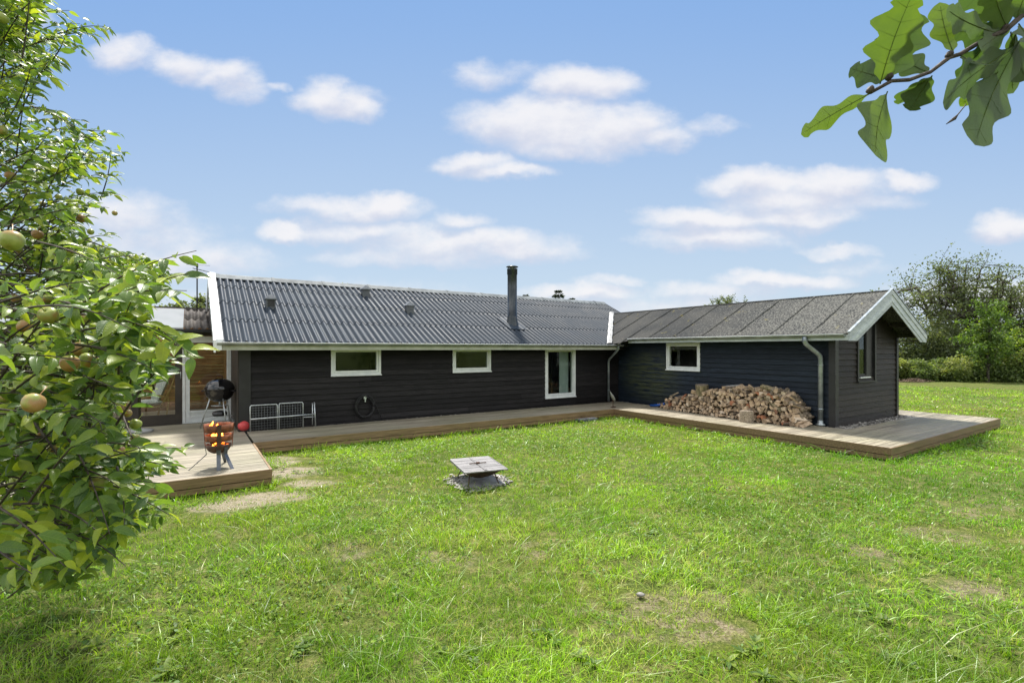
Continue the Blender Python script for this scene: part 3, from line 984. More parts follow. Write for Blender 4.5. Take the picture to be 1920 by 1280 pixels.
roof = corrugated(-11.63, 2.16, [(-0.56, 0.50), (0.46, 1.44), (1.40, 2.36), (2.32, 2.98)], rz, 0.1564, 0.036, M['sheet'], 'roof', seg=12)
roof['label'] = 'grey corrugated roof of the long wing'
mb = MB()
mb.prism([(-.48, rz(-.48) - .05), (3.0, rz(3.0) - .05), (6.48, rz(-.48) - .05), (6.48, rz(-.48) - .09), (3.0, rz(3.0) - .10), (-.48, rz(-.48) - .09)], -11.6, 2.12)
mb.build('roof_deck', M['soffit'], house)
mb = MB()
mb.prism([(3.0, rz(3) + .04), (6.56, rz(-.56) + .04), (6.56, rz(-.56)), (3.0, rz(3))], -11.63, 2.16)
mb.build('roof', M['sheet'], house, 'far slope of the corrugated roof')
# screws on every fifth crest
mb = MB()
mb.lathe([(0.012, 0), (0.012, .008), (.001, .012)], (0, 0, 0), 6)
sc0 = mb.build('roof_screw', M['black'], roof)
first = True
for y in (-0.42, 0.58, 1.52):
    for k in range(2, 87, 3):
        o = sc0 if first else bpy.data.objects.new('roof_screw', sc0.data)
        if not first: COL.objects.link(o); o.parent = roof
        first = False
        o.location = (-11.63 + .1564 * k, y, rz(y) + .036 + .012)
# ridge caps in lengths
x = -11.55
while x < 2.1:
    x2 = min(x + 1.32, 2.2)
    mb = MB(); mb.rand = False; mb.tn = random.random()
    z = rz(3.0) + .03
    mb.prism([(2.80, rz(2.80) + .036), (2.93, z + .012), (3.0, z + .03), (3.07, z + .012), (3.20, rz(2.80) + .036), (3.20, rz(2.80) + .02), (3.0, z), (2.80, rz(2.80) + .02)], x, x2 + .0)
    mb.prism([(2.79, rz(2.80) + .040), (2.925, z + .022), (3.0, z + .042), (3.075, z + .022), (3.21, rz(2.80) + .040), (3.20, rz(2.80) + .038), (3.0, z + .031), (2.80, rz(2.80) + .038)], x - .03, x + .05)
    mb.build('ridge_cap', M['ridgecap'], roof)
    x = x2
# white verge at the left end
mb = MB(); mb.rand = False
def verge(mb, xa, xb, top, bot, ya=-.60, yb=3.0):
    mb.prism([(ya, rz(ya) + top), (yb, rz(yb) + top), (yb, rz(yb) + bot), (ya, rz(ya) + bot)], xa, xb)
verge(mb, -11.735, -11.70, .075, -.17)
verge(mb, -11.699, -11.575, .090, .045)
mb.prism([(3.0, rz(3) + .075), (6.6, rz(-.6) + .075), (6.6, rz(-.6) - .17), (3.0, rz(3) - .17)], -11.735, -11.70)
mb.box(-11.70, -11.60, -.615, -.60, 1.965, 2.16)
mb.build('verge_board', M['white'], house, 'white verge board at the left end of the long roof')
mb = MB(); mb.rand = False
verge(mb, 2.161, 2.19, .05, -.16)
mb.build('verge_board', M['black'], house)
# fascia, soffit, gutter of the long eave
mb = MB(); mb.box(-11.70, -.50, -.545, -.52, 1.965, 2.10)
mb.build('fascia', M['fascia'], house)
mb = MB(); mb.box(-11.69, -.2, -.519, -.035, 1.975, 1.995)
mb.build('soffit', M['soffit'], house)


def gutter(name, fn, u0, u1, n, zt, r=.055, parent=house):
    """half round trough hung with its rim at zt"""
    mb = MB(fn); mb.rand = False
    k = 9
    prof = [(n + r * math.cos(PI + PI * i / k), zt + r * math.sin(PI + PI * i / k)) for i in range(k + 1)]
    prof += [(n + (r - .004) * math.cos(2 * PI - PI * i / k), zt + (r - .004) * math.sin(2 * PI - PI * i / k)) for i in range(k + 1)]
    m = len(prof)
    vs = [(u0, a, b) for a, b in prof] + [(u1, a, b) for a, b in prof]
    fs = [(i, (i + 1) % m, m + (i + 1) % m, m + i) for i in range(m)]
    mb.add(vs, fs, True)
    for e in (u0, u1):
        mb.add([(e, a, b) for a, b in prof[:k + 1]] , [tuple(range(k + 1))])
    g = mb.build(name, M['zinc_gutter'], parent)
    mb = MB(fn); mb.rand = False
    mb.tube([(u0, n + r, zt + .003), (u1, n + r, zt + .003)], .0085, 6)
    mb.build('gutter_rim', M['white'], g)
    u = u0 + .35
    while u < u1:
        mb = MB(fn)
        pts = [(u, n + (r + .003) * math.cos(PI + PI * i / 8), zt + (r + .003) * math.sin(PI + PI * i / 8)) for i in range(9)]
        mb.tube(pts, .005, 5)
        mb.build('bracket', M['zinc'], g)
        u += .8
    return g


gutter('gutter', MAIN, -11.68, -.42, .61, 2.115)
# lengths under windows; inner downpipe
def downpipe(pts, r, clips, label=None):
    mb = MB(); mb.rand = False
    q = [Vector(pts[0])]
    for i in range(1, len(pts) - 1):
        a, b, c = map(Vector, pts[i - 1:i + 2])
        d0 = (a - b).normalized() * .06; d1 = (c - b).normalized() * .06
        q += [b + d0, b + (d0 + d1) * .3, b + d1]
    q.append(Vector(pts[-1]))
    mb.tube(q, r, 12)
    for c in clips:
        mb.lathe([(r, -.012), (r + .008, -.012), (r + .008, .012), (r, .012)], c, 12)
        mb.box(c[0] - .012, c[0] + .06, c[1] - .006, c[1] + .006, c[2] - .008, c[2] + .008)
    return mb.build('downpipe', M['zinc'], house, label)


downpipe([(-.62, -.61, 2.08), (-.62, -.61, 1.98), (-.55, -.10, 1.62), (-.55, -.10, .27)], .038,
         [(-.55, -.10, 1.25), (-.55, -.10, .62)], 'thin grey downpipe in the inner corner')
# white patch of flashing in the valley between the roofs
def wzp(x): return 2.33 + .47 * (x + .45)


mb = MB(); mb.rand = False
for (s0, s1, dz) in ((0, 1, .055),):
    n = 14
    vs = []
    for i in range(n + 1):
        t = i / n
        ax, ay = -.98 + (1.62 + .98) * t, -.56 + (1.95 + .56) * t
        wv = .012 * math.sin(i * 2.1)
        z = rz(ay) + .045
        vs += [(ax - .08 + wv, ay + .02, z + .012), (ax - .02, ay, z + .035), (ax + .07 + wv, ay - .05, rz(ay) + .075)]
    fs = []
    for i in range(n):
        for j in (0, 1):
            fs.append((i * 3 + j, i * 3 + j + 1, i * 3 + j + 4, i * 3 + j + 3))
    mb.add(vs, fs)
mb.build('valley_flashing', M['flash'], house)

# chimney
chim_x, chim_y = -3.83, 0.72
zc = rz(chim_y)
mb = MB(); mb.rand = False
mb.lathe([(.205, -.10), (.195, .0), (.165, .12), (.152, .22), (.150, .25), (.147, .25), (.147, 1.50), (.150, 1.505), (.150, 1.53), (.160, 1.535), (.160, 1.68), (.166, 1.685), (.166, 1.70), (.13, 1.70), (.13, 1.5)],
         (chim_x, chim_y, zc), 28)
ch = mb.build('chimney', M['pipe'], roof, 'dark round steel flue with a flat cowl')
mb = MB(); mb.rand = False
mb.lathe([(.001, 1.765), (.185, 1.755), (.187, 1.768), (.15, 1.785), (.001, 1.80)], (chim_x, chim_y, zc), 28)
for k in range(4):
    w_ = k * PI / 2 + .5
    mb.box(chim_x + .13 * math.cos(w_) - .008, chim_x + .13 * math.cos(w_) + .008, chim_y + .13 * math.sin(w_) - .008, chim_y + .13 * math.sin(w_) + .008, zc + 1.69, zc + 1.76)
mb.build('cowl', M['pipe'], ch)
mb = MB(); mb.rand = False
n = 16
vs = []
for i in range(n + 1):
    y = chim_y - .42 + .80 * i / n
    for j in range(n + 1):
        x = chim_x - .33 + .62 * j / n
        vs.append((x, y, rz(y) + .048 + .012 * math.cos(2 * PI * (x + 11.63) / .1564)))
mb.add(vs, [(i * (n + 1) + j, i * (n + 1) + j + 1, (i + 1) * (n + 1) + j + 1, (i + 1) * (n + 1) + j) for i in range(n) for j in range(n)], True)
mb.build('flashing', M['sheet'], ch)


def roof_vent(x, y, dark):
    z = rz(y)
    mb = MB(); mb.rand = False; mb.tn = .3 if not dark else .1
    w_ = .10
    mb.box(x - w_, x + w_, y - .02, y + .16, z - .05, z + .22)
    o = mb.build('roof_vent', M['vent'], roof)
    mb = MB(); mb.rand = False; mb.tn = 1.0
    e = .135
    zt = z + .22
    mb.add([(x - e, y - .06, zt), (x + e, y - .06, zt), (x + e, y + .2, zt), (x - e, y + .2, zt), (x - .0, y + .02, zt + .12), (x + .0, y + .12, zt + .12),
            (x - e, y - .06, zt - .02), (x + e, y - .06, zt - .02), (x + e, y + .2, zt - .02), (x - e, y + .2, zt - .02)],
           [(0, 1, 4), (1, 2, 5, 4), (2, 3, 5), (3, 0, 4, 5), (0, 6, 7, 1), (1, 7, 8, 2), (2, 8, 9, 3), (3, 9, 6, 0), (6, 9, 8, 7)])
    mb.build('vent_hood', M['vent'], o)
    if dark:
        mb = MB(); mb.rand = False
        mb.box(x - .075, x + .075, y - .026, y - .021, z + .03, z + .19)
        mb.build('vent_opening', M['black'], o)


roof_vent(-10.49, 1.19, True)
roof_vent(-7.88, 2.22, False)
roof_vent(-6.94, 1.22, False)

# ---- wing roof, felt on boards, with battens running down the slope
def wz(x): return wzp(x)


APX = 1.75
mb = MB(); mb.rand = False
# west slope, gently uneven; it runs under the long roof behind the valley
nx, ny = 10, 40
vs = []
for j in range(ny + 1):
    y = -7.12 + (2.3 + 7.12) * j / ny
    for i in range(nx + 1):
        x = -.47 + (APX + .47) * i / nx
        if y > -1.3 and i == 0:
            x = -.47 - min(1, (y + 1.3) / .8) * .42
        vs.append((x, y, wz(x) + .006 * math.sin(y * 5.1) * math.sin(x * 4)))
fs = [(j * (nx + 1) + i, j * (nx + 1) + i + 1, (j + 1) * (nx + 1) + i + 1, (j + 1) * (nx + 1) + i) for j in range(ny) for i in range(nx)]
mb.add(vs, fs, True)
wr = mb.build('roof', M['felt'], house, 'lichen covered felt roof of the wing with raised seams')
mb = MB(); mb.rand = False
mb.add([(APX, -7.12, wz(APX)), (3.97, -7.12, wz(-.47)), (3.97, 6, wz(-.47)), (APX, 6, wz(APX))], [(0, 1, 2, 3)])
mb.add([(APX, -7.12, wz(APX) - .045), (3.95, -7.12, wz(-.45) - .045), (3.95, 2, wz(-.45) - .045), (APX, 2, wz(APX) - .045)], [(0, 3, 2, 1)])
mb.add([(APX, -7.12, wz(APX) - .045), (-.45, -7.12, wz(-.45) - .045), (-.45, -.6, wz(-.45) - .045), (APX, -.6, wz(APX) - .045)], [(0, 1, 2, 3)])
mb.build('roof', M['felt'], house, 'far slope of the felt roof')
for k, y in enumerate([-6.35, -5.42, -4.50, -3.56, -2.62, -1.72, -.84, .05, .9]):
    y += .02 * math.sin(k * 5)
    x0 = -.42
    if y > -1: x0 = max(-.9, (y + .56) * 1.036 - .85)
    if x0 > APX: continue
    mb = MB()
    m = 12
    for i in range(m):
        xa, xb = x0 + (APX - x0) * i / m, x0 + (APX - x0) * (i + 1) / m
        ja, jb = .006 * math.sin(i * 1.7 + k), .006 * math.sin((i + 1) * 1.7 + k)
        h = .030
        mb.add([(xa, y - .03 + ja, wz(xa)), (xa, y - .018 + ja, wz(xa) + h), (xa, y + .018 + ja, wz(xa) + h), (xa, y + .03 + ja, wz(xa)),
                (xb, y - .03 + jb, wz(xb)), (xb, y - .018 + jb, wz(xb) + h), (xb, y + .018 + jb, wz(xb) + h), (xb, y + .03 + jb, wz(xb))],
               [(0, 1, 5, 4), (1, 2, 6, 5), (2, 3, 7, 6)], True)
    mb.build('seam', M['felt'], wr)
mb = MB(); mb.rand = False
mb.add([(-.475, -7.12, wz(-.475) + .012), (-.25, -7.12, wz(-.25) + .010), (-.25, -1.3, wz(-.25) + .010), (-.475, -1.3, wz(-.475) + .012)], [(0, 1, 2, 3)])
mb.add([(-.475, -7.12, wz(-.475) + .012), (-.475, -1.3, wz(-.475) + .012), (-.475, -1.3, wz(-.475) - .03), (-.475, -7.12, wz(-.475) - .03)], [(0, 1, 2, 3)])
mb.build('eave_strip', M['felt'], wr)
mb = MB(); mb.rand = False
mb.tube([(APX, -7.13, wz(APX) + .0), (APX, 1.95, wz(APX) + .0)], .03, 8)
mb.build('ridge_roll', M['felt'], wr)
# fascia and soffit of the wing
mb = MB(); mb.box(-.475, -.455, -7.12, -.9, 2.175, 2.30)
mb.build('fascia', M['grey_board'], house)
mb = MB(); mb.box(-.454, -.035, -7.10, -.56, 2.185, 2.205); mb.box(3.49, 3.93, -7.10, 0, 2.185, 2.205)
mb.build('soffit', M['soffit'], house)
gutter('gutter', WING, -7.08, -.95, .53, 2.305)
downpipe([(-.54, -6.28, 2.26), (-.54, -6.28, 2.12), (-.12, -6.42, 1.83), (-.12, -6.42, .27)], .052,
         [(-.12, -6.42, 1.62), (-.12, -6.42, .62)], 'thick grey downpipe beside the firewood')
mb = MB(); mb.rand = False
mb.lathe([(.03, 0), (.095, 0), (.095, .03), (.06, .05), (.052, .12)], (-.12, -6.42, .25), 14)
mb.build('drain_collar', M['zinc'], house)
# barge boards: stepped white boards along the gable edge
mb = MB()
for sgn in (-1, 1):
    ex = -.47 if sgn < 0 else 3.97
    def pt(t, off):       # t 0 at eave, 1 at apex
        x = ex + (APX - ex) * t
        return x, wz(x if sgn < 0 else 2 * APX - x) + off
    layers = [(.035, -.085, 7.155), (-.085, -.17, 7.140), (-.17, -.255, 7.150), (-.255, -.345, 7.138)]
    for top, bot, yy in layers:
        x0, zt0 = pt(0, top); x1, zt1 = pt(1, top)
        _, zb0 = pt(0, bot); _, zb1 = pt(1, bot)
        # cut level at the foot
        foot = 2.165
        quad = [(x0, zt0), (x1, zt1), (x1, zb1), (x0, zb0)]
        if zb0 < foot:
            tb = (foot - zb0) / (zb1 - zb0)
            xb = x0 + (x1 - x0) * tb
            if zt0 < foot:
                tt = (foot - zt0) / (zt1 - zt0)
                quad = [(x0 + (x1 - x0) * tt, foot), (x1, zt1), (x1, zb1), (xb, foot)]
            else:
                quad = [(x0, zt0), (x1, zt1), (x1, zb1), (xb, foot), (x0, foot)]
        n = len(quad)
        vs = [(a, -yy, b) for a, b in quad] + [(a, -7.122, b) for a, b in quad]
        fs = [tuple(range(n)), tuple(range(n, 2 * n))[::-1]] + [(i, (i + 1) % n, n + (i + 1) % n, n + i) for i in range(n)]
        mb.add(vs, fs)
mb.build('barge_board', M['grey_board'], house, 'pale stepped barge boards of the wing gable')
mb = MB(); mb.rand = False
for sgn in (-1, 1):
    ex = -.50 if sgn < 0 else 4.0
    a0, a1 = wz(-.50) + .04, wz(APX) + .045
    mb.add([(ex, -7.17, a0), (APX, -7.17, a1), (APX, -7.12, a1), (ex, -7.12, a0), (ex, -7.17, a0 + .016), (APX, -7.17, a1 + .016), (APX, -7.12, a1 + .016), (ex, -7.12, a0 + .016)],
           [(0, 1, 2, 3), (4, 7, 6, 5), (0, 4, 5, 1), (2, 6, 7, 3), (0, 3, 7, 4), (1, 5, 6, 2)])
mb.build('barge_capping', M['zinc'], house)
# purlin ends / dark lookouts under the gable overhang
mb = MB()
for x in (.35, 1.75, 3.15):
    zz = wz(x if x <= APX else 2 * APX - x) - .16
    mb.box(x - .04, x + .04, -7.12, -6.65, zz, zz + .1)
mb.build('lookout', M['soffit'], house)

# ---- porch at the left end
mb = MB()
mb.box(-12.41, -12.275, 1.94, 2.04, .22, 2.30)
mb.box(-13.22, -13.07, 1.94, 2.04, .22, 2.30)
mb.box(-14.6, -14.48, 1.94, 2.04, .22, 2.30)
mb.box(-16.2, -11.24, 1.90, 2.06, 2.30, 2.40)
mb.box(-13.07, -12.41, 1.95, 2.03, .24, .47)
mb.box(-14.48, -13.22, 1.95, 2.03, .24, .47)
mb.box(-16.2, -14.6, 1.95, 2.03, .24, 2.3)
mb.box(-11.275, -11.205, .0, 2.04, .2, 2.3)
mb.build('porch_frame', M['soffit'], house, 'dark brown posts and beams of the porch')
mb = MB(); mb.rand = False
mb.box(-13.07, -12.41, 1.985, 1.99, .47, 2.3)
mb.box(-14.48, -13.22, 1.985, 1.99, .47, 2.3)
mb.build('pane', M['glass_porch'], house)
# white glazed door
dr = bpy.data.objects.new('door', None)
mb = MB(PORCH); mb.rand = False
a, b = -12.27, -11.28
mb.box(a, a + .055, -.03, .05, .24, 2.29); mb.box(b - .055, b, -.03, .05, .24, 2.29)
mb.box(a + .055, b - .055, -.03, .05, 2.22, 2.29); mb.box(a + .055, b - .055, -.03, .05, .24, .27)
dr = mb.build('door', M['white'], house, 'white glazed porch door')
mb = MB(PORCH); mb.rand = False
c, d = a + .06, b - .06
mb.box(c, c + .085, -.02, .03, .275, 2.215); mb.box(d - .03, d, -.02, .03, .275, 2.215)
mb.box(c + .085, d - .03, -.02, .03, 2.14, 2.215); mb.box(c + .085, d - .03, -.02, .03, .48, .53)
mb.box(c + .085, d - .03, -.015, .012, .275, .36); mb.box(c + .085, d - .03, -.015, .018, .363, .42); mb.box(c + .085, d - .03, -.015, .012, .423, .479)
mb.build('door_leaf', M['white'], dr)
mb = MB(PORCH); mb.rand = False
mb.box(c + .085, d - .03, .0, .006, .53, 2.14)
mb.build('pane', M['glass_porch'], dr)
mb = MB(PORCH); mb.rand = False
mb.tube([(a - .03, .045, 1.30), (a - .03, .07, 1.30), (a - .03, .07, 1.46), (a - .03, .045, 1.46)], .008, 6)
mb.build('handle', M['steel'], dr)
# porch inside
mb = MB()
z = .30
while z < 3.0:
    mb.box(-16.2, -11.28, 4.60, 4.62 + random.uniform(-.003, .003), z, z + .092); z += .095
mb.box(-16.2, -16.1, 2.05, 4.6, .3, 2.8)
z = .3
while z < 2.4:
    mb.box(-11.29, -11.276, 2.05, 4.6, z, z + .092); z += .095
mb.build('porch_wall', M['plank'], house, 'warm brown plank lining of the porch')
mb = MB()
y = 2.05
while y < 4.6:
    mb.box(-16.1, -11.29, y, y + .118, .26, .30); y += .121
mb.build('porch_floor', M['deck'], house)


def pz(y): return 2.46 + .215 * (y - 1.75)


def small_corr(x0, x1):
    seg = 8; pitch = .155
    n = int((x1 - x0) / pitch * seg)
    mb = MB(); mb.rand = False
    for ya, yb in ((1.72, 3.1), (3.05, 4.7)):
        vs = []
        for y, lf in ((ya, .014), (yb, 0)):
            for i in range(n + 1):
                x = x0 + (x1 - x0) * i / n
                vs.append((x, y, pz(y) + lf + .028 * math.cos(2 * PI * (x - x0) / pitch)))
        for i in range(n + 1):
            x = x0 + (x1 - x0) * i / n
            vs.append((x, ya + .001, pz(ya) + .002 + .028 * math.cos(2 * PI * (x - x0) / pitch)))
        N = n + 1
        mb.add(vs, [(i, i + 1, N + i + 1, N + i) for i in range(n)] + [(i, 2 * N + i, 2 * N + i + 1, i + 1) for i in range(n)], True)
    return mb.build('porch_roof', M['sheet_old'], house, 'old brown corrugated sheet of the porch roof')


small_corr(-12.24, -11.2)
mb = MB(); mb.rand = False
mb.add([(-16.3, 1.72, pz(1.72) + .03), (-12.25, 1.72, pz(1.72) + .03), (-12.25, 4.7, pz(4.7) + .03), (-16.3, 4.7, pz(4.7) + .03)], [(0, 1, 2, 3)])
mb.add([(-16.3, 1.72, pz(1.72) + .03), (-12.25, 1.72, pz(1.72) + .03), (-12.25, 1.72, pz(1.72) - .01), (-16.3, 1.72, pz(1.72) - .01)], [(0, 1, 2, 3)])
mb.build('skylight', M['panel'], house, 'milky white plastic part of the porch roof')
mb = MB()
mb.box(-16.3, -11.62, 1.60, 1.69, 2.385, 2.44)
mb.box(-16.3, -11.62, 1.70, 1.74, 2.36, 2.45)
mb.build('porch_gutter', M['black'], house)
mb = MB(); mb.rand = False
mb.box(-16.3, -11.6, 4.66, 4.74, pz(4.7) - .05, pz(4.7) + .06)
mb.build('porch_ridge', M['sheet_old'], house)

# antenna on its mast behind the verge
mb = MB(); mb.rand = False
ax_, ay_ = -11.95, 4.3
mb.tube([(ax_, ay_, 2.9), (ax_, ay_, 4.28)], .018, 8)
an = mb.build('antenna', M['black'], house, 'thin television aerial on a dark mast')
mb = MB(); mb.rand = False
mb.tube([(ax_ - .1, ay_, 4.22), (ax_ + .60, ay_ - .2, 4.06)], .010, 6)
mb.tube([(ax_, ay_, 4.25), (ax_, ay_, 4.36)], .03, 6)
for k in range(9):
    t = k / 8
    cx, cy, cz = ax_ - .08 + .66 * t, ay_ - .2 * t, 4.215 - .15 * t
    L_ = .14 - .06 * t
    mb.tube([(cx - .02, cy - L_, cz), (cx + .02, cy + L_, cz)], .004, 4)
mb.tube([(ax_ - .25, ay_ + .05, 4.32), (ax_ + .30, ay_ - .05, 4.32)], .005, 4)
mb.tube([(ax_ - .25, ay_ + .05, 4.10), (ax_ + .05, ay_ - .05, 4.10)], .005, 4)
mb.build('aerial_rod', M['black'], an)

# ------------------------------------------------------------------ decks
BW, GAP = 0.120, 0.010


def deck(name, label, rects, faces, holes=()):
    t = thing(name, (CX, CY, 0), TH, label, 'deck')
    mb = MB()
    for (x0, x1, y0, y1) in rects:
        y = y0
        while y < y1 - .02:
            ye = min(y + BW, y1)
            xs = [x0]
            while xs[-1] + 3.8 < x1: xs.append(xs[-1] + random.uniform(2.4, 4.2))
            xs = [q for q in xs if q < x1 - .4 or q == x0] + [x1]
            for p, q in zip(xs[:-1], xs[1:]):
                h = random.uniform(-.0015, .0015)
                mb.add([(p + .002, y, DZ - .028), (q - .002, y, DZ - .028), (q - .002, ye - GAP, DZ - .028), (p + .002, ye - GAP, DZ - .028),
                        (p + .002, y, DZ - .004 + h), (q - .002, y, DZ - .004 + h), (q - .002, ye - GAP, DZ - .004 + h), (p + .002, ye - GAP, DZ - .004 + h),
                        (p + .004, y + .004, DZ + h), (q - .004, y + .004, DZ + h), (q - .004, ye - GAP - .004, DZ + h), (p + .004, ye - GAP - .004, DZ + h)],
                       [(0, 3, 2, 1), (0, 1, 5, 4), (1, 2, 6, 5), (2, 3, 7, 6), (3, 0, 4, 7), (4, 5, 9, 8), (5, 6, 10, 9), (6, 7, 11, 10), (7, 4, 8, 11), (8, 9, 10, 11)])
            y += BW
    mb.build('deck_boards', M['deck'], t)
    mb = MB()
    for (x0, y0, x1, y1) in faces:       # outer edge lines, boards stand outside them
        if abs(y1 - y0) < 1e-6:
            s = -1
            mb.box(x0, x1, y0 - .030, y0 - .001, DZ - .125, DZ + .001)
            mb.box(x0, x1, y0 - .026, y0 - .001, DZ - .215, DZ - .137)
        else:
            sx = 1 if x1 < 0 and x0 > -1.9 else 1
            side = faces_side.get((x0, y0), 1)
            a, b = (x0 + .001, x0 + .030) if side > 0 else (x0 - .030, x0 - .001)
            mb.box(a, b, min(y0, y1), max(y0, y1), DZ - .125, DZ + .001)
            mb.box(a, b - .004 * side, min(y0, y1), max(y0, y1), DZ - .215, DZ - .137)
    mb.build('edge_board', M['deck_face'], t)
    mb = MB()
    for (x0, x1, y0, y1) in rects:
        x = x0 + .15
        while x < x1:
            mb.box(x - .025, x + .025, y0 + .02, y1 - .02, DZ - .17, DZ - .03); x += .9
    mb.build('joist', M['soffit'], t)
    return t


faces_side = {}
faces_side[(-11.16, -3.96)] = 1
deck('timber_deck', 'weathered timber terrace in front of the porch door with fire basket on it',
     [(-17.5, -11.16, -3.96, 1.92)],
     [(-17.5, -3.96, -11.13, -3.96), (-11.16, -3.96, -11.16, -1.6)])
faces_side[(-1.78, -8.32)] = -1
faces_side[(4.88, -8.32)] = 1
deck('timber_walkway', 'long low boardwalk along the house walls widening to a deck at the gable end',
     [(-11.12, -.16, -1.56, -.13), (-1.78, -.16, -6.98, -1.56), (-1.78, 4.88, -8.32, -6.98), (3.72, 4.88, -6.98, -1.2)],
     [(-11.12, -1.56, -1.81, -1.56), (-1.78, -8.32, -1.78, -1.59), (-1.81, -8.32, 4.91, -8.32), (4.88, -8.32, 4.88, -1.2)])

# ------------------------------------------------------------------ pebbles
def stone_template(seed, seg=7):
    r = np.random.default_rng(seed)
    v, f = [], []
    rings = [(-.9, .3), (-.5, .85), (.1, 1.0), (.6, .75), (.95, .25)]
    for z, rad in rings:
        for k in range(seg):
            w_ = 2 * PI * k / seg
            j = 1 + .12 * r.normal()
            v.append((rad * math.cos(w_) * j, rad * math.sin(w_) * j, z * .62))
    for i in range(len(rings) - 1):
        for k in range(seg):
            f.append((i * seg + k, i * seg + (k + 1) % seg, (i + 1) * seg + (k + 1) % seg, (i + 1) * seg + k))
    f.append(tuple(range(seg))[::-1]); f.append(tuple(range((len(rings) - 1) * seg, len(rings) * seg)))
    return v, f


def yaw_rot(n, tilt=.3):
    a = rng.uniform(0, 2 * PI, n); c, s = np.cos(a), np.sin(a)
    z = np.zeros(n); o = np.ones(n)
    m = np.stack([c, -s, z, s, c, z, z, z, o], 1).reshape(-1, 3, 3)
    b = rng.normal(0, tilt, n); c, s = np.cos(b), np.sin(b)
    m2 = np.stack([o, z, z, z, c, -s, z, s, c], 1).reshape(-1, 3, 3)
    return m @ m2


def pebbles(name, label, pts, size, seed, mat):
    """pts in world coordinates"""
    tv, tf = stone_template(seed)
    pts = np.array(pts)
    n = len(pts)
    s = rng.uniform(.55, 1.25, (n, 1)) * size * np.concatenate([rng.uniform(.8, 1.5, (n, 1)), rng.uniform(.7, 1.1, (n, 1)), rng.uniform(.6, 1.0, (n, 1))], 1)
    o = inst(name, tv, tf, pts, yaw_rot(n), s, rng.uniform(0, 1, n), mat, smooth=True)
    return tag(o, label, 'gravel', kind='stuff')


pts = []
for _ in range(1500):
    a = random.uniform(-11.1, -.1); pts.append(tuple(LW(a, -random.uniform(.035, .16), .19 + random.uniform(0, .035))))
for _ in range(900):
    a = random.uniform(-6.6, -.15); pts.append(tuple(LW(-random.uniform(.035, .17), a, .19 + random.uniform(0, .035))))
for _ in range(900):
    a = random.uniform(-.25, 3.75); pts.append(tuple(LW(a, -6.70 - random.uniform(0, .26), .20 + random.uniform(0, .04))))
pebbles('gravel', 'pale pebbles filling the gap between walls and boardwalk', pts, .022, 3, M['stone'])
# earth fill below the pebbles
mb = MB()
mb.box(-11.15, 0, -.131, -.035, .02, .185)
mb.box(-.159, -.035, -6.6, -.14, .02, .185)
mb.box(-.159, 3.71, -6.975, -6.69, .02, .19)
o = mb.build('gravel_bed', M['slab'])
o.location = (CX, CY, 0); o.rotation_euler = (0, 0, TH)
tag(o, kind='structure')

# ------------------------------------------------------------------ kettle grill
gp = LW(-11.62, .45, DZ)
gp = Vector(((412 - 960) / FPX * 10.75, 10.75, DZ))
t = thing('kettle_grill', gp, 0.0, 'black kettle barbecue on thin metal legs by the porch door', 'barbecue')
mb = MB(); mb.rand = False
mb.lathe([(.001, .60), (.10, .605), (.19, .65), (.25, .72), (.278, .80), (.285, .865), (.295, .872), (.295, .88), (.275, .88)], n=32)
mb.build('bowl', M['enamel'], t)
mb = MB(); mb.rand = False
mb.lathe([(.292, .885), (.292, .895), (.284, .92), (.26, .985), (.20, 1.05), (.11, 1.09), (.001, 1.10)], n=32)
ld = mb.build('lid', M['enamel'], t)
mb = MB(); mb.rand = False
mb.tube([(-.07, -.02, 1.09), (-.07, -.02, 1.14), (-.05, -.02, 1.17), (.05, -.02, 1.17), (.07, -.02, 1.14), (.07, -.02, 1.09)], .012, 8)
mb.build('lid_handle', M['rust_dark'], ld)
mb = MB(); mb.rand = False
for s in (-1, 1):
    mb.tube([(s * .28, -.07, .84), (s * .36, -.06, .84), (s * .36, .06, .84), (s * .28, .07, .84)], .011, 8)
mb.build('side_handle', M['rubber'], t)
legs = [((-.13, -.12, .70), (-.40, -.05, .02)), ((.14, -.12, .70), (.27, -.22, .10)), ((.05, .17, .70), (.06, .30, .10))]
for a, b in legs:
    mb = MB(); mb.rand = False; mb.tube([a, b], .013, 8); mb.build('leg', M['steel'], t)
mb = MB(); mb.rand = False
mb.tube([(.05, .33, .10), (.30, -.24, .10)], .008, 6)
for c0, c1 in (((.27, -.235, .10), (.29, -.275, .10)), ((.05, .31, .1), (.035, .345, .1))):
    pass
mb.build('axle', M['steel'], t)
for cx, cy in ((.285, -.245), (.055, .335)):
    mb = MB(lambda x, y, z, cx=cx, cy=cy: (cx + x * .95 + z * .3, cy + z, .095 + y)); mb.rand = False
    mb.lathe([(.001, -.02), (.03, -.022), (.09, -.018), (.095, -.012), (.095, .012), (.09, .018), (.001, .02)], n=24)
    mb.build('wheel', M['wheel'], t)
mb = MB(); mb.rand = False
mb.lathe([(.001, .50), (.16, .505), (.17, .52), (.16, .522), (.001, .515)], n=20)
mb.tube([(0, 0, .51), (0, 0, .62)], .02, 8)
mb.build('ash_pan', M['steel'], t)
mb = MB(); mb.rand = False
for k in range(7): mb.tube([(-.22 + k * .07, -.16, .28), (-.20 + k * .066, .20, .28)], .004, 5)
mb.tube([(-.26, -.16, .28), (.24, -.18, .28)], .006, 5); mb.tube([(-.26, .2, .28), (.2, .2, .28)], .006, 5)
mb.build('rack', M['steel'], t)
mb = MB(); mb.rand = False
mb.tube([(-.17, -.17, .16), (-.17, -.17, .34)], .035, 10); mb.tube([(-.05, -.16, .29), (.16, -.12, .30)], .045, 8)
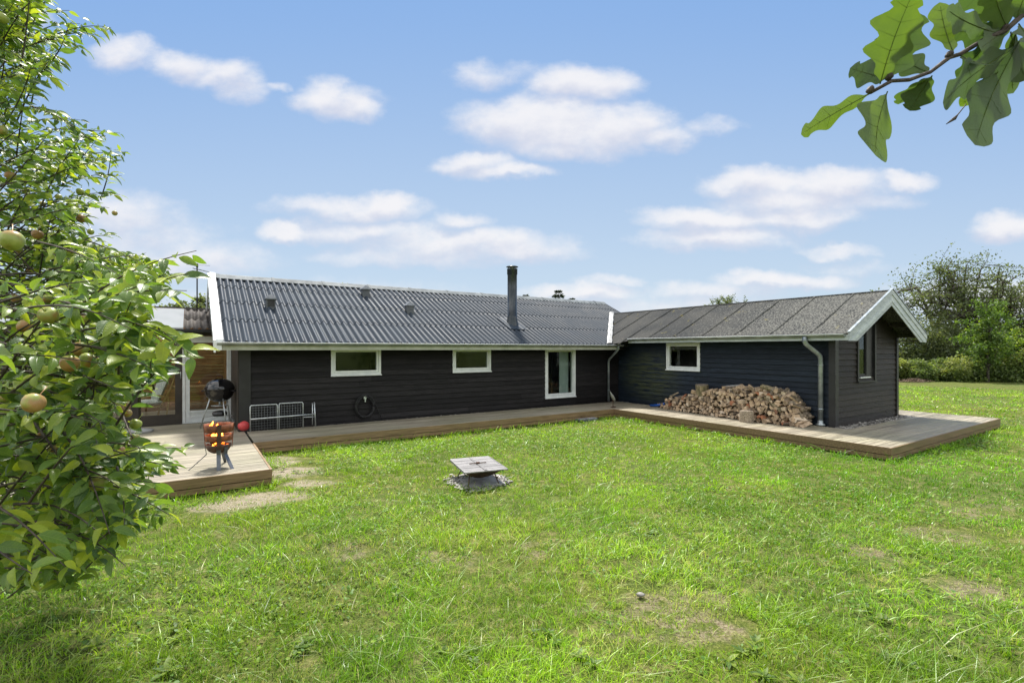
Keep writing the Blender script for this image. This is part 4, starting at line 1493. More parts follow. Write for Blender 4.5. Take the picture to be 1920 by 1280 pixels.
# charcoal bag on the rack
mb = MB(); mb.rand = False
mb.lathe([(.001, .285), (.13, .29), (.15, .33), (.13, .38), (.06, .40), (.001, .395)], n=9, sm=False)
mb.build('charcoal_tray', M['rubber'], t)

# ------------------------------------------------------------------ fire basket
fb = Vector(((410 - 960) / FPX * 7.28, 7.28, DZ))
t = thing('fire_basket', fb, 0.12, 'rusty banded fire basket burning on the terrace edge', 'fire basket')
def band(mb, z0, z1, r0, r1, gap=None, n=36):
    vs, fs = [], []
    for k in range(n):
        w_ = 2 * PI * k / n
        for rr, zz in ((r0, z0), (r1, z1), (r1 - .006, z1), (r0 - .006, z0)):
            vs.append((rr * math.cos(w_), rr * math.sin(w_), zz))
    for k in range(n):
        k2 = (k + 1) % n
        for j in range(4):
            j2 = (j + 1) % 4
            fs.append((k * 4 + j, k2 * 4 + j, k2 * 4 + j2, k * 4 + j2))
    mb.add(vs, fs, True)
mb = MB(); band(mb, .525, .64, .182, .190); mb.build('hoop', M['rust'], t)
mb = MB(); band(mb, .395, .485, .170, .178); mb.build('hoop', M['rust'], t)
mb = MB(); mb.lathe([(.001, .21), (.08, .215), (.13, .245), (.158, .29), (.165, .345), (.159, .345), (.152, .292), (.125, .255), (.075, .226), (.001, .222)], n=32)
mb.build('fire_bowl', M['rust_dark'], t)
for w_, wd in ((-1.12, .028), (2.4, .012), (0.5, .02), (3.35, .006)):
    mb = MB(lambda x, y, z, w_=w_: (x * math.cos(w_) - y * math.sin(w_), x * math.sin(w_) + y * math.cos(w_), z)); mb.rand = False
    mb.prism([(-wd, 0), (wd, 0), (wd, 0), (-wd, 0)], 0, 0)
    mb = MB(lambda x, y, z, w_=w_: (x * math.cos(w_) - y * math.sin(w_), x * math.sin(w_) + y * math.cos(w_), z)); mb.rand = False
    mb.add([(.168, -wd, .28), (.193, -wd, .645), (.193, wd, .645), (.168, wd, .28), (.176, -wd, .28), (.200, -wd, .645), (.200, wd, .645), (.176, wd, .28)],
           [(0, 3, 2, 1), (4, 5, 6, 7), (0, 1, 5, 4), (2, 3, 7, 6), (1, 2, 6, 5), (0, 4, 7, 3)])
    mb.build('strap', M['rust_dark'] if wd > .02 else M['rust'], t)
for w_, wd, r1 in ((-1.15, .028, .26), (-.55, .026, .30), (3.65, .007, .37), (1.7, .02, .30)):
    mb = MB(lambda x, y, z, w_=w_: (x * math.cos(w_) - y * math.sin(w_), x * math.sin(w_) + y * math.cos(w_), z)); mb.rand = False
    mb.add([(.163, -wd, .31), (.150, -wd, .20), (r1, -wd * .9, .0), (.163, wd, .31), (.150, wd, .20), (r1, wd * .9, .0),
            (.172, -wd, .31), (.160, -wd, .205), (r1 + .012, -wd * .9, .0), (.172, wd, .31), (.160, wd, .205), (r1 + .012, wd * .9, .0)],
           [(0, 1, 4, 3), (1, 2, 5, 4), (6, 9, 10, 7), (7, 10, 11, 8), (0, 6, 7, 1), (1, 7, 8, 2), (3, 4, 10, 9), (4, 5, 11, 10)])
    mb.build('leg', M['steel_dark'], t)
for k in range(5):
    w_ = k * 1.25 + .3
    mb = MB(); mb.rand = False
    a = Vector((.10 * math.cos(w_), .10 * math.sin(w_), .27 + .03 * k)); b = Vector((-.09 * math.cos(w_ + .4), -.09 * math.sin(w_ + .4), .36 + .045 * k))
    mb.tube([a, b], [.03, .026], 7); mb.build('burning_log', M['rust_dark'], t)
mb = MB(); mb.rand = False
for k in range(26):
    w_ = random.uniform(0, 2 * PI); q = random.uniform(0, .12)
    mb.lathe([(.001, -.016), (.018, -.008), (.02, .006), (.001, .016)], (q * math.cos(w_), q * math.sin(w_), random.uniform(.26, .36)), 6, False)
mb.build('embers', M['ember'], t)
for k in range(9):
    w_ = random.uniform(-2.6, -.6); q = random.uniform(.03, .12); h = random.uniform(.08, .16)
    mb = MB(); mb.rand = False
    cx, cy, cz = q * math.cos(w_), q * math.sin(w_), [.33, .43, .56][k % 3]
    ts = [(cx, cy, cz - .02), (cx + .01, cy, cz + .02), (cx - .008, cy + .004, cz + h * .5), (cx + .014, cy, cz + h * .8), (cx + .02, cy, cz + h)]
    mb.tube(ts, [.008, .026, .020, .010, .001], 7); mb.build('flame', M['flame'], t)

# ------------------------------------------------------------------ ball, tubular frame, hose
o = MB(); o.rand = False
n = 20
o.lathe([(max(.001, .115 * math.sin(PI * i / 14)), .115 - .115 * math.cos(PI * i / 14)) for i in range(15)], n=24)
o.tube([(.09 * math.cos(w_ * .35), -.0 + .117 * math.sin(w_ * .35) * .0 + .0, .115 + .09 * math.sin(w_ * .35)) for w_ in range(0, 2)], .001, 4)
ball = o.build('play_ball', M['red'])
ball.location = G(457, 808, DZ) + Vector((0, 0, 0))
tag(ball, 'small red rubber ball on the boards beside the metal frame', 'ball')

t = thing('folding_bed_frame', LW(-11.06, -.24, DZ), TH, 'folded grey tubular metal frame with wire mesh leaning on the black wall', 'bed frame')
def F(u, z): return (u, .02 + .06 * z, z)
for x0, x1, zt in ((0.0, .52, .555), (.555, 1.04, .565)):
    mb = MB(); mb.rand = False
    mb.tube([F(x0, .0), F(x0, zt - .03), F(x0 + .02, zt), F(x1 - .02, zt), F(x1, zt - .03), F(x1, .0)], .014, 8)
    p = mb.build('tube_frame', M['steel'], t)
    mb = MB(); mb.rand = False
    k = x0 + .05
    while k < x1 - .02:
        a, b = F(k, .03), F(k, zt - .015); mb.tube([(a[0], a[1], a[2]), b], .0025, 4); k += .055
    z = .06
    while z < zt - .03:
        a, b = F(x0 + .01, z), F(x1 - .01, z); mb.tube([a, b], .0025, 4); z += .055
    mb.build('wire_mesh', M['wire'], p)
mb = MB(); mb.rand = False
a, b = F(.0, .27), F(1.27, .29)
mb.tube([(a[0], a[1] - .035, a[2]), (b[0], b[1] - .035, b[2])], .017, 8)
mb.tube([(a[0] + 1.04, a[1] - .035, a[2] - .035), (b[0], b[1] - .035, b[2] - .06)], .010, 8)
mb.build('cross_tube', M['steel'], t)
mb = MB(); mb.rand = False
mb.tube([F(1.30, 0), F(1.28, .55)], .015, 8); mb.tube([F(1.235, .05), F(1.24, .54)], .012, 8)
mb.build('leg', M['steel'], t)

hx = -8.61
t = thing('hose', LW(hx, -.05, .62), TH, 'coiled black garden hose hanging on the wall below the first window', 'hose')
mb = MB()
for k in range(7):
    rr = .215 + .012 * math.sin(k * 2.1); oy = -.03 - .016 * (k % 3); zc_ = -.015 * (k % 4) + .0
    pts = [(rr * math.cos(w_ * PI / 14) * .98 + .01 * math.sin(k), oy - .012 * math.sin(w_ + k), zc_ + rr * 1.18 * math.sin(w_ * PI / 14)) for w_ in range(29)]
    mb.tube(pts, .0105, 6)
mb.tube([(.05, -.05, .25), (.16, -.06, .22), (.28, -.05, -.02), (.38, -.04, -.24), (.40, -.04, -.30)], .010, 6)
mb.build('coil', M['rubber'], t)
mb = MB(); mb.box(-.03, .03, -.07, .0, .17, .23); mb.box(-.012, .012, -.075, -.07, .10, .19)
mb.build('hook', M['steel'], t)

# ------------------------------------------------------------------ inside the porch
t = thing('wicker_chair', LW(-12.98, 2.75, .30), TH - 1.25, 'rattan armchair with grey patterned cushions inside the porch', 'chair')
mb = MB(); mb.rand = False
for s in (-1, 1):
    x = s * .29
    mb.tube([(x, .33, .0), (x, -.35, .02), (x, -.38, .06), (x, -.30, .38), (x, -.24, .52), (x, .05, .60), (x, .34, .54), (x, .36, .40), (x, .30, .0)], .018, 8)
    mb.tube([(x * .9, -.28, .35), (x * .9, .30, .30)], .016, 8)
    mb.tube([(x * .92, .20, .30), (x * .9, .42, .75), (x * .75, .52, 1.08), (x * .3, .56, 1.20), (0, .57, 1.22)], .018, 8)
mb.tube([(-.27, -.29, .36), (.27, -.29, .36)], .016, 8); mb.tube([(-.27, .2, .30), (.27, .2, .30)], .016, 8)
mb.tube([(-.29, -.35, .02), (.29, -.35, .02)], .016, 8); mb.tube([(-.29, .33, .02), (.29, .33, .02)], .016, 8)
mb.build('frame', M['rattan'], t)
def cushion(w, h, d, fn):
    mb = MB(fn); mb.rand = False
    n = 10
    vs, fs = [], []
    for s in (-1, 1):
        for i in range(n + 1):
            for j in range(n + 1):
                a, b = 2 * i / n - 1, 2 * j / n - 1
                e = ((1 - a ** 6) * (1 - b ** 6)) ** .5
                dm = .22 * math.exp(-((abs(a) - .4) ** 2 + (abs(b) - .45) ** 2) * 30)
                vs.append((a * w, b * h, s * d * (e * (1 - dm))))
    N = (n + 1) ** 2
    for i in range(n):
        for j in range(n):
            q = (i * (n + 1) + j, (i + 1) * (n + 1) + j, (i + 1) * (n + 1) + j + 1, i * (n + 1) + j + 1)
            fs.append(tuple(N + k for k in q)); fs.append(q[::-1])
    mb.add(vs, fs, True)
    return mb
cushion(.25, .29, .065, lambda x, y, z: (x, y - .02, z + .41)).build('seat_cushion', M['cushion'], t)
cushion(.25, .42, .065, lambda x, y, z: (x, .30 + y * .36 - z * .93, .83 + y * .93 + z * .36)).build('back_cushion', M['cushion'], t)

t = thing('dining_table', LW(-11.88, 3.3, .30), TH, 'pale pine table standing behind the porch door', 'table')
mb = MB(); mb.box(-.60, .55, -.35, .35, .70, .735); mb.build('tabletop', M['pine'], t)
mb = MB(); mb.box(-.54, .49, -.29, .29, .61, .70); mb.box(-.50, .46, -.02, .02, .25, .29); mb.build('apron', M['pine'], t)
for x in (-.55, .46):
    for y in (-.30, .24):
        mb = MB(); mb.box(x, x + .065, y, y + .065, 0, .70); mb.build('leg', M['pine'], t)

t = thing('side_table', LW(-2.62, 1.25, .30), TH, 'small light wooden table seen through the tall window', 'table')
mb = MB(); mb.box(-.30, .62, -.25, .25, .52, .555); mb.build('tabletop', M['pine'], t)
mb = MB(); mb.box(-.26, .58, -.21, .21, .06, .085); mb.build('shelf', M['pine'], t)
for x in (-.28, .05, .56):
    for y in (-.23, .19):
        mb = MB(); mb.box(x, x + .04, y, y + .04, 0, .52); mb.build('leg', M['pine'], t)

# furled parasol by the porch
pp = P(262, 700, 10.3); pp.z = DZ
t = thing('parasol', pp, 0.3, 'furled dark purple parasol standing behind the apple branches', 'parasol')
mb = MB(); mb.rand = False; mb.tube([(0, 0, .04), (0, 0, 2.98)], .022, 10); mb.build('pole', M['soffit'], t)
mb = MB(); mb.rand = False
vs, fs = [], []
n = 32
for j, (z, r) in enumerate(((2.05, .10), (2.2, .12), (2.45, .105), (2.7, .085), (2.9, .05), (2.96, .012))):
    for k in range(n):
        rr = r * (1 + .28 * math.cos(k * 2 * PI / 4 + .2 * j))
        vs.append((rr * math.cos(2 * PI * k / n), rr * math.sin(2 * PI * k / n), z))
fs = [(j * n + k, j * n + (k + 1) % n, (j + 1) * n + (k + 1) % n, (j + 1) * n + k) for j in range(5) for k in range(n)]
mb.add(vs, fs, True); mb.build('canopy', M['purple'], t)
mb = MB(); mb.rand = False; mb.lathe([(.001, 0), (.24, 0), (.24, .05), (.05, .08), (.001, .08)], n=20); mb.build('base', M['slab'], t)

# ------------------------------------------------------------------ firewood
def log_mesh(seed):
    r = random.Random(seed)
    kind = r.choice(['wedge', 'wedge', 'half', 'quarter', 'chunk', 'round'])
    if kind == 'round': prof = [(math.cos(w_ * PI / 5), math.sin(w_ * PI / 5)) for w_ in range(10)]
    elif kind == 'half': prof = [(math.cos(PI * w_ / 6), math.sin(PI * w_ / 6) - .35) for w_ in range(7)]
    elif kind == 'chunk': prof = [(-.9, -.7), (.2, -.95), (.95, -.4), (.8, .5), (-.1, .9), (-.85, .4)]
    elif kind == 'quarter': prof = [(-.6, -.6), (1.1, -.6), (.98, .1), (.55, .75), (-.05, 1.05), (-.6, 1.1)]
    else: prof = [(-.95, -.25), (.3, -.85), (1.0, -.35), (.95, .35), (.4, .75)]
    prof = [(a * (1 + r.uniform(-.13, .13)), b * (1 + r.uniform(-.13, .13))) for a, b in prof]
    n = len(prof)
    L_ = .16
    vs = []
    for j, x in enumerate((-L_, -L_ * .3, L_ * .4, L_)):
        sc = 1 + r.uniform(-.08, .08)
        oy, oz = r.uniform(-.1, .1), r.uniform(-.1, .1)
        for a, b in prof:
            vs.append((x + r.uniform(-.008, .008) * (1 if j in (0, 3) else 0), (a * sc + oy) * .055, (b * sc + oz) * .055))
    me = bpy.data.meshes.new('firewood_piece')
    fs = [tuple(range(n))[::-1], tuple(range(3 * n, 4 * n))]
    mi = [0, 0]
    for j in range(3):
        for k in range(n):
            fs.append((j * n + k, j * n + (k + 1) % n, (j + 1) * n + (k + 1) % n, (j + 1) * n + k))
            mi.append(1 if (kind in ('round',) or (kind in ('half',) and k < n - 1) or k in (n // 2, n // 2 - 1)) else 0)
    me.from_pydata(vs, [], fs)
    me.polygons.foreach_set('material_index', mi)
    me.materials.append(M['split']); me.materials.append(M['logbark'])
    return me


variants = [log_mesh(s) for s in range(18)]
GRP = 'split firewood heaped against the wing wall'


def pile_top(b):
    """height of the heap along the wall, b = distance from the inner corner"""
    xs = [1.95, 2.3, 2.8, 3.2, 3.7, 4.2, 4.7, 5.1, 5.5, 5.85, 6.1, 6.3]
    ys = [.03, .22, .40, .48, .60, .74, .80, .74, .78, .74, .48, .05]
    return float(np.interp(b, xs, ys))


def pile_front(b):
    return float(np.interp(b, [1.9, 2.4, 3.5, 4.5, 5.5, 6.3], [.38, .55, .72, .82, .88, .80]))


spots = []
row = 0
z = .045
rr = random.Random(5)
while z < .86:
    b = 1.95 + rr.uniform(0, .1)
    while b < 6.34:
        h = pile_top(b)
        if z < h:
            # the face of the heap slopes back
            x = -(pile_front(b) - .16 - max(0, z) * .42)
            spots.append((b, x + rr.uniform(-.05, .05), z + rr.uniform(-.014, .014)))
        b += rr.uniform(.088, .118)
    row += 1
    z += .078
vis = spots
print('firewood', len(vis))
if len(vis) > 296:
    vis = rr.sample(vis, 296)
for b, x, z in vis:
    o = bpy.data.objects.new('firewood_piece', rr.choice(variants))
    COL.objects.link(o)
    o.location = LW(x, -b, DZ + z)
    sc = rr.uniform(.72, 1.22)
    o.scale = (rr.uniform(.85, 1.1), sc, sc)
    top = z > pile_top(b) - .09
    yaw = rr.gauss(0, .65 if top else .22)
    o.rotation_euler = (rr.uniform(0, 2 * PI), rr.gauss(0, .22 if top else .1), TH + yaw)
    tag(o, 'short split log in the heap of firewood against the wing wall', 'firewood', GRP)
# the packed core of the heap behind the face
tv = np.array([v.co[:] for v in variants[0].vertices]); tf = [tuple(p.vertices) for p in variants[0].polygons]
core = []
for _ in range(900):
    b = rr.uniform(2.05, 6.2); zz = rr.uniform(.03, max(.05, pile_top(b) - .07))
    x0 = -(pile_front(b) - .30 - zz * .42)
    core.append(tuple(LW(rr.uniform(min(x0, -.14), -.12), -b, DZ + zz)))
n = len(core)
m, _ = None, None
a = TH + rng.normal(0, .4, n)
c_, s_ = np.cos(a), np.sin(a)
z_, o_ = np.zeros(n), np.ones(n)
rz_ = np.stack([c_, -s_, z_, s_, c_, z_, z_, z_, o_], 1).reshape(-1, 3, 3)
b_ = rng.uniform(0, 2 * PI, n); c_, s_ = np.cos(b_), np.sin(b_)
rx_ = np.stack([o_, z_, z_, z_, c_, -s_, z_, s_, c_], 1).reshape(-1, 3, 3)
o = inst('firewood_heap', tv, tf, np.array(core), rz_ @ rx_, rng.uniform(.8, 1.15, n), rng.uniform(0, 1, n), M['logbark'])
tag(o, 'packed inner part of the firewood heap', 'firewood', kind='stuff')


def log_round(name, loc, r, h, mat_side, label, cat, rot=(0, 0, 0), flare=1.05, seed=1):
    rr_ = random.Random(seed)
    t = thing(name, loc, 0, label, cat); t.rotation_euler = rot
    n = 26
    wob = [1 + .05 * math.sin(3 * k * 2 * PI / n + seed) + .03 * math.sin(7 * k * 2 * PI / n) + rr_.uniform(-.015, .015) for k in range(n)]
    vs = []
    zs = (0, .1, .4, .75, .96, 1)
    for z in zs:
        for k in range(n):
            q = r * wob[k] * (flare - (flare - 1) * z) * (1.0 if z < 1 else .97)
            vs.append((q * math.cos(2 * PI * k / n), q * math.sin(2 * PI * k / n), z * h))
    fs = [(j * n + k, j * n + (k + 1) % n, (j + 1) * n + (k + 1) % n, (j + 1) * n + k) for j in range(len(zs) - 1) for k in range(n)]
    mb = MB(); mb.add(vs, fs, True); mb.build('bark', mat_side, t)
    mb = MB(); vs = [(r * .96 * wob[k] * math.cos(2 * PI * k / n), r * .96 * wob[k] * math.sin(2 * PI * k / n), h + .001) for k in range(n)]
    mb.add(vs, [tuple(range(n))]); mb.build('cut_face', M['weathered'], t)
    return t


log_round('log_round', LW(-.36, -3.50, DZ + .47), .165, .30, M['mossy'], 'thick mossy log round sitting on top of the left half of the firewood', 'log', (.06, -.10, .4), 1.0, 3)
log_round('chopping_block', LW(-.95, -5.15, DZ), .15, .27, M['weathered'], 'upright chopping block standing on the boardwalk in front of the firewood', 'chopping block', (0, 0, .9), 1.06, 8)


def plank(loc, L_, w, h, rot, label, mat='weathered'):
    mb = MB()
    n = 8
    vs, fs = [], []
    for i in range(n + 1):
        x = -L_ / 2 + L_ * i / n
        ww, hh = w * (1 + random.uniform(-.12, .12)), h * (1 + random.uniform(-.2, .2))
        vs += [(x, -ww / 2, -hh / 2), (x, ww / 2, -hh / 2), (x, ww / 2, hh / 2), (x, -ww / 2, hh / 2)]
    for i in range(n):
        for k in range(4):
            fs.append((i * 4 + k, i * 4 + (k + 1) % 4, (i + 1) * 4 + (k + 1) % 4, (i + 1) * 4 + k))
    fs += [(3, 2, 1, 0), (n * 4, n * 4 + 1, n * 4 + 2, n * 4 + 3)]
    mb.add(vs, fs)
    o = mb.build('split_plank', M[mat])
    o.location = loc; o.rotation_euler = rot
    return tag(o, label, 'firewood')


plank(LW(-.50, -5.78, DZ + .62), .62, .15, .05, (.5, .62, TH - PI / 2 - .15), 'long pale split plank sliding down the right end of the firewood heap, upper one', 'weathered')
plank(LW(-.52, -6.08, DZ + .33), .48, .13, .045, (.6, 1.05, TH - PI / 2 - .1), 'long pale split plank leaning at the foot of the right downpipe', 'weathered')
plank(LW(-.62, -5.62, DZ + .45), .55, .12, .05, (.4, .55, TH - PI / 2 - .3), 'reddish split plank below the long pale plank in the heap', 'mossy')
plank(LW(-.45, -5.42, DZ + .80), .40, .11, .05, (.4, .25, TH - PI / 2), 'thick split piece crowning the right half of the firewood heap', 'mossy')
plank(LW(-.25, -4.35, DZ + .79), .42, .10, .02, (.2, -.15, TH - PI / 2), 'thin grey board on the crest of the firewood heap', 'slab')
plank(LW(-.42, -2.62, DZ + .43), .30, .07, .05, (.2, -.45, TH - PI / 2), 'short pale stick poking up from the left part of the heap', 'weathered')
# blue tube at the foot of the heap
mb = MB(); mb.rand = False
mb.tube([(0, 0, .03), (.25, .02, .06), (.5, .03, .13)], .035, 10)
o = mb.build('plastic_tube', M['blue']); o.location = LW(-.42, -1.75, DZ); o.rotation_euler = (0, 0, TH - PI / 2)
tag(o, 'bright blue plastic tube lying by the left end of the firewood', 'tube')

# garden bird on stakes at the inner corner of the boardwalk
t = thing('garden_ornament', LW(-1.55, -1.30, DZ), TH + .4, 'small grey slanted bird ornament on thin stakes at the inner deck corner', 'ornament')
mb = MB(); mb.rand = False
mb.tube([(-.22, 0, .50), (-.16, 0, .43), (-.08, 0, .36), (.03, 0, .27), (.12, 0, .20), (.15, 0, .17)], [.004, .022, .045, .05, .03, .006], 10)
mb.build('bird_body', M['flash'], t)
for x in (-.03, .04):
    mb = MB(); mb.rand = False; mb.tube([(x, 0, .0), (x, 0, .28)], .006, 6); mb.build('leg', M['rust_dark'], t)
mb = MB(); mb.box(-.10, .12, -.04, .04, 0, .02); mb.build('base', M['rust_dark'], t)

# ------------------------------------------------------------------ fire pit on the lawn
fp = Vector((-.48, 6.92, 0))
c4 = [P(844, 861.6, 1), P(916, 856.5, 1), P(951, 878, 1), P(874, 886, 1)]
def onplane(px, py, z):
    d = (EYE - z) * FPX / (py - 654.0)
    return Vector(((px - 960) / FPX * d, d, z))
ZP = .27
q = [onplane(844, 861.6, ZP), onplane(916, 856.5, ZP), onplane(951, 878, ZP), onplane(874, 886, ZP)]
ctr = (q[0] + q[1] + q[2] + q[3]) / 4
ux = ((q[2] - q[3]) + (q[1] - q[0])).normalized()
ang = math.atan2(ux.y, ux.x)
t = thing('fire_pit', (ctr.x, ctr.y, 0), ang, 'rusty square fire bowl with a weathered slatted lid on the lawn', 'fire pit')
hw, hd = .31, .43
mb = MB()
k = -hd
while k < hd - .01:
    mb.box(-hw, hw, k, k + .058, ZP - .012, ZP + .004 * random.random())
    k += .065
mb.box(-hw - .012, -hw - .001, -hd, hd, ZP - .022, ZP + .006); mb.box(hw + .001, hw + .012, -hd, hd, ZP - .022, ZP + .006)
mb.box(-.02, .02, -hd + .02, hd - .02, ZP + .005, ZP + .011)
li = mb.build('lid', M['lid'], t)
mb = MB(); mb.rand = False
mb.tube([(-.13, .0, ZP + .018), (.13, .0, ZP + .018)], .008, 6); mb.lathe([(.001, .0), (.03, .0), (.03, .02), (.001, .025)], (0, 0, ZP + .012), 10)
mb.build('handle', M['rust_dark'], li)
mb = MB(); mb.rand = False
vs, fs = [], []
prof = [(1.0, ZP - .025), (.93, ZP - .05), (.70, ZP - .115), (.36, ZP - .17), (.02, ZP - .175)]
n = 32
for r_, z in prof:
    for k in range(n):
        w_ = 2 * PI * k / n
        cx, cy = math.cos(w_), math.sin(w_)
        sq = 1 / max(abs(cx), abs(cy)) ** (.75 * r_)
        vs.append((cx * hw * .90 * r_ * sq, cy * hd * .90 * r_ * sq, z))
fs = [(j * n + k, j * n + (k + 1) % n, (j + 1) * n + (k + 1) % n, (j + 1) * n + k) for j in range(4) for k in range(n)]
mb.add(vs, fs, True); mb.build('bowl', M['rust_dark'], t)
for s, u in ((-1, -1), (1, -1), (-1, 1), (1, 1)):
    mb = MB(); mb.rand = False
    mb.tube([(s * .19, u * .22, ZP - .10), (s * .23, u * .30, .03)], .008, 6); mb.build('leg', M['rust_dark'], t)
mb = MB(); mb.rand = False
mb.box(-.27, .27, -.33, .21, .004, .035)
o = mb.build('paving_slab', M['slab']); o.location = (ctr.x + .03, ctr.y - .0, 0); o.rotation_euler = (0, 0, ang + .1)
tag(o, 'pale concrete slab lying under the fire bowl', 'paving slab')
pts = []
for _ in range(420):
    w_ = random.uniform(0, 2 * PI); q_ = random.gauss(.39, .065) + .04 * math.sin(3 * w_)
    pts.append((ctr.x + q_ * math.cos(w_) * .98, ctr.y + q_ * math.sin(w_) * .95 - .02, .015 + random.uniform(0, .015)))
pebbles('gravel', 'ring of pale stones round the slab of the fire bowl', pts, .024, 9, M['stone'])
FP = (ctr.x, ctr.y)
# slate slab by the walkway
mb = MB(); mb.rand = False
mb.box(-.33, .33, -.3, .3, .01, .07)
sl = mb.build('stepping_stone', M['slab_dark']); sl.location = G(1090, 787); sl.rotation_euler = (0, 0, TH)
SL = (sl.location.x, sl.location.y)
tag(sl, 'dark slate slab in the grass beside the boardwalk', 'paving slab')
# a small stone lying in the grass
sv, sf = stone_template(21)
mb = MB(); mb.rand = False; mb.add([(a * .035, b * .028, c * .03 + .03) for a, b, c in sv], sf, True)
o = mb.build('stone', M['stone']); o.location = G(1201, 1121); tag(o, 'single pale round stone lying in the lawn', 'stone')

# ------------------------------------------------------------------ grass
def in_house(x, y, pad=0.0):
    rx, ry = x - CX, y - CY
    a = rx * CT + ry * ST; b = -rx * ST + ry * CT
    d = ((a > -17.5) & (a < -11.12 + pad) & (b > -4.0 - pad) & (b < 6)) | \
        ((a > -11.2) & (a < -1.7) & (b > -1.60 - pad) & (b < 6)) | ((a > -1.83 - pad) & (a < 4.92 + pad) & (b > -8.37 - pad) & (b < 6.0))
    return d, a, b


def noise2(x, y, s, seed):
    """cheap smooth value noise"""
    r = np.random.default_rng(seed)
    g = r.random((64, 64))
    u, v = x * s, y * s
    i, j = np.floor(u).astype(int), np.floor(v).astype(int)
    fu, fv = u - i, v - j
    fu, fv = fu * fu * (3 - 2 * fu), fv * fv * (3 - 2 * fv)
    i, j = i % 64, j % 64
    i2, j2 = (i + 1) % 64, (j + 1) % 64
    return (g[i, j] * (1 - fu) + g[i2, j] * fu) * (1 - fv) + (g[i, j2] * (1 - fu) + g[i2, j2] * fu) * fv


def make_grass():
    X, Y, S, WD = [], [], [], []
    OX, OY, CH, CV = [], [], [], []
    zones = [(2.2, 4.2, 5600, .0040, 1.0), (4.2, 7.0, 2700, .0052, .85), (7.0, 11.0, 1300, .0074, .75), (11.0, 18.0, 640, .012, .7), (18.0, 34.0, 210, .024, .74)]
    for r0, r1, dens, wd, hs in zones:
        half = 1.02
        area = half * (r1 * r1 - r0 * r0)
        n = int(area * dens)
        per = 9
        m = n // per
        r = np.sqrt(rng.uniform(r0 * r0, r1 * r1, m)); th = rng.uniform(-half, half, m)
        n = m * per
        kx, ky = np.repeat(r * np.sin(th), per), np.repeat(r * np.cos(th), per)
        rad = np.repeat(rng.uniform(.012, .05, m), per) * (1 + r0 / 9)
        ox, oy = rng.normal(0, 1, n) * rad, rng.normal(0, 1, n) * rad
        x, y = kx + ox, ky + oy
        OX.append(ox / rad); OY.append(oy / rad); CH.append(np.repeat(rng.uniform(.55, 1.45, m), per)); CV.append(np.repeat(rng.normal(0, 1, m), per))
        X.append(x); Y.append(y); S.append(np.full(n, hs)); WD.append(np.full(n, wd))
    x, y, hs, wd = map(np.concatenate, (X, Y, S, WD))
    ox, oy, ch, cv = map(np.concatenate, (OX, OY, CH, CV))
    inh, a, b = in_house(x, y)
    sp = spot_val(x, y) * (0.55 + .9 * noise2(x, y, 4.0, 5))
    n1 = noise2(x, y, 1.1, 1); n2 = noise2(x, y, 3.1, 2); n3 = noise2(x, y, 9.0, 3)
    cov = .42 + .75 * n2 + .6 * (n3 - .5)
    strip = np.hypot(x + 3.4, y - 7.6) < 2.1
    keep = ~inh & (rng.random(len(x)) < np.clip(cov, .25, 1)) & (rng.random(len(x)) > np.clip(sp * np.where(strip, 1.4 * (.4 + 1.2 * noise2(x, y, 6.0, 51)), .95), 0, np.where(strip, .84, .80)))
    keep &= ((x - FP[0]) ** 2 + (y - FP[1]) ** 2 > .43 ** 2) | (rng.random(len(x)) < .06)
    ca, sa = math.cos(TH), math.sin(TH)
    dx, dy = (x - SL[0]) * ca + (y - SL[1]) * sa, -(x - SL[0]) * sa + (y - SL[1]) * ca
    keep &= ~((abs(dx) < .3) & (abs(dy) < .28))
    x, y, hs, wd, sp, n1, n2, n3, a, b, ox, oy, ch, cv = [q[keep] for q in (x, y, hs, wd, sp, n1, n2, n3, a, b, ox, oy, ch, cv)]
    n = len(x)
    # taller along deck edges and near the viewer, mown elsewhere
    r = np.hypot(x, y)
    near_deck = in_house(x, y, .28)[0]
    tall = np.clip((noise2(x, y, .9, 7) - .45) * 3, 0, 1) * np.clip((7.5 - r) / 4.0, 0, 1)
    tuft = np.clip((noise2(x, y, 2.6, 8) - .6) * 4, 0, 1)
    h = (.034 + .050 * rng.random(n) ** 1.5 + .085 * tall * rng.random(n) + .04 * tuft * rng.random(n)) * (.55 + .45 * hs)
    h = np.where(near_deck & (rng.random(n) < .6), h * 1.6 + .02, h)
    h *= np.clip(1 - .65 * sp, .25, 1) * ch
    h = np.where(r > 18, h * .8, h)
    longb = (rng.random(n) < .07) & (r < 7.5) & (sp < .3) & ~near_deck
    h = np.where(longb, h * 1.25 + .05 * rng.random(n), h)
    az = rng.uniform(0, 2 * PI, n)
    ln = h * np.clip(rng.gamma(2.2, .33, n), .1, 2.0)
    ln = np.where(longb, h * rng.uniform(.8, 1.7, n), ln)
    wind = 1.2
    lx, ly = np.cos(az) * ln * .6 + ox * ln * .75 + ln * .35 * math.cos(wind), np.sin(az) * ln * .6 + oy * ln * .75 - ln * .15
    fa = rng.uniform(0, 2 * PI, n)
    wx, wy = np.cos(fa) * wd * .5, np.sin(fa) * wd * .5
    wmul = rng.uniform(.6, 1.35, n)
    wx *= wmul; wy *= wmul
    lv = [(0, 1.0), (.42, .95), (.78, .62)]
    V = np.zeros((n, 7, 3), dtype=np.float32)
    droop = rng.uniform(.1, .55, n)
    for k, (t_, w_) in enumerate(lv):
        cx, cy = x + lx * t_ ** 1.6, y + ly * t_ ** 1.6
        cz = h * (t_ - droop * t_ * t_) * 1.15
        V[:, 2 * k, 0] = cx - wx * w_; V[:, 2 * k, 1] = cy - wy * w_; V[:, 2 * k, 2] = cz
        V[:, 2 * k + 1, 0] = cx + wx * w_; V[:, 2 * k + 1, 1] = cy + wy * w_; V[:, 2 * k + 1, 2] = cz
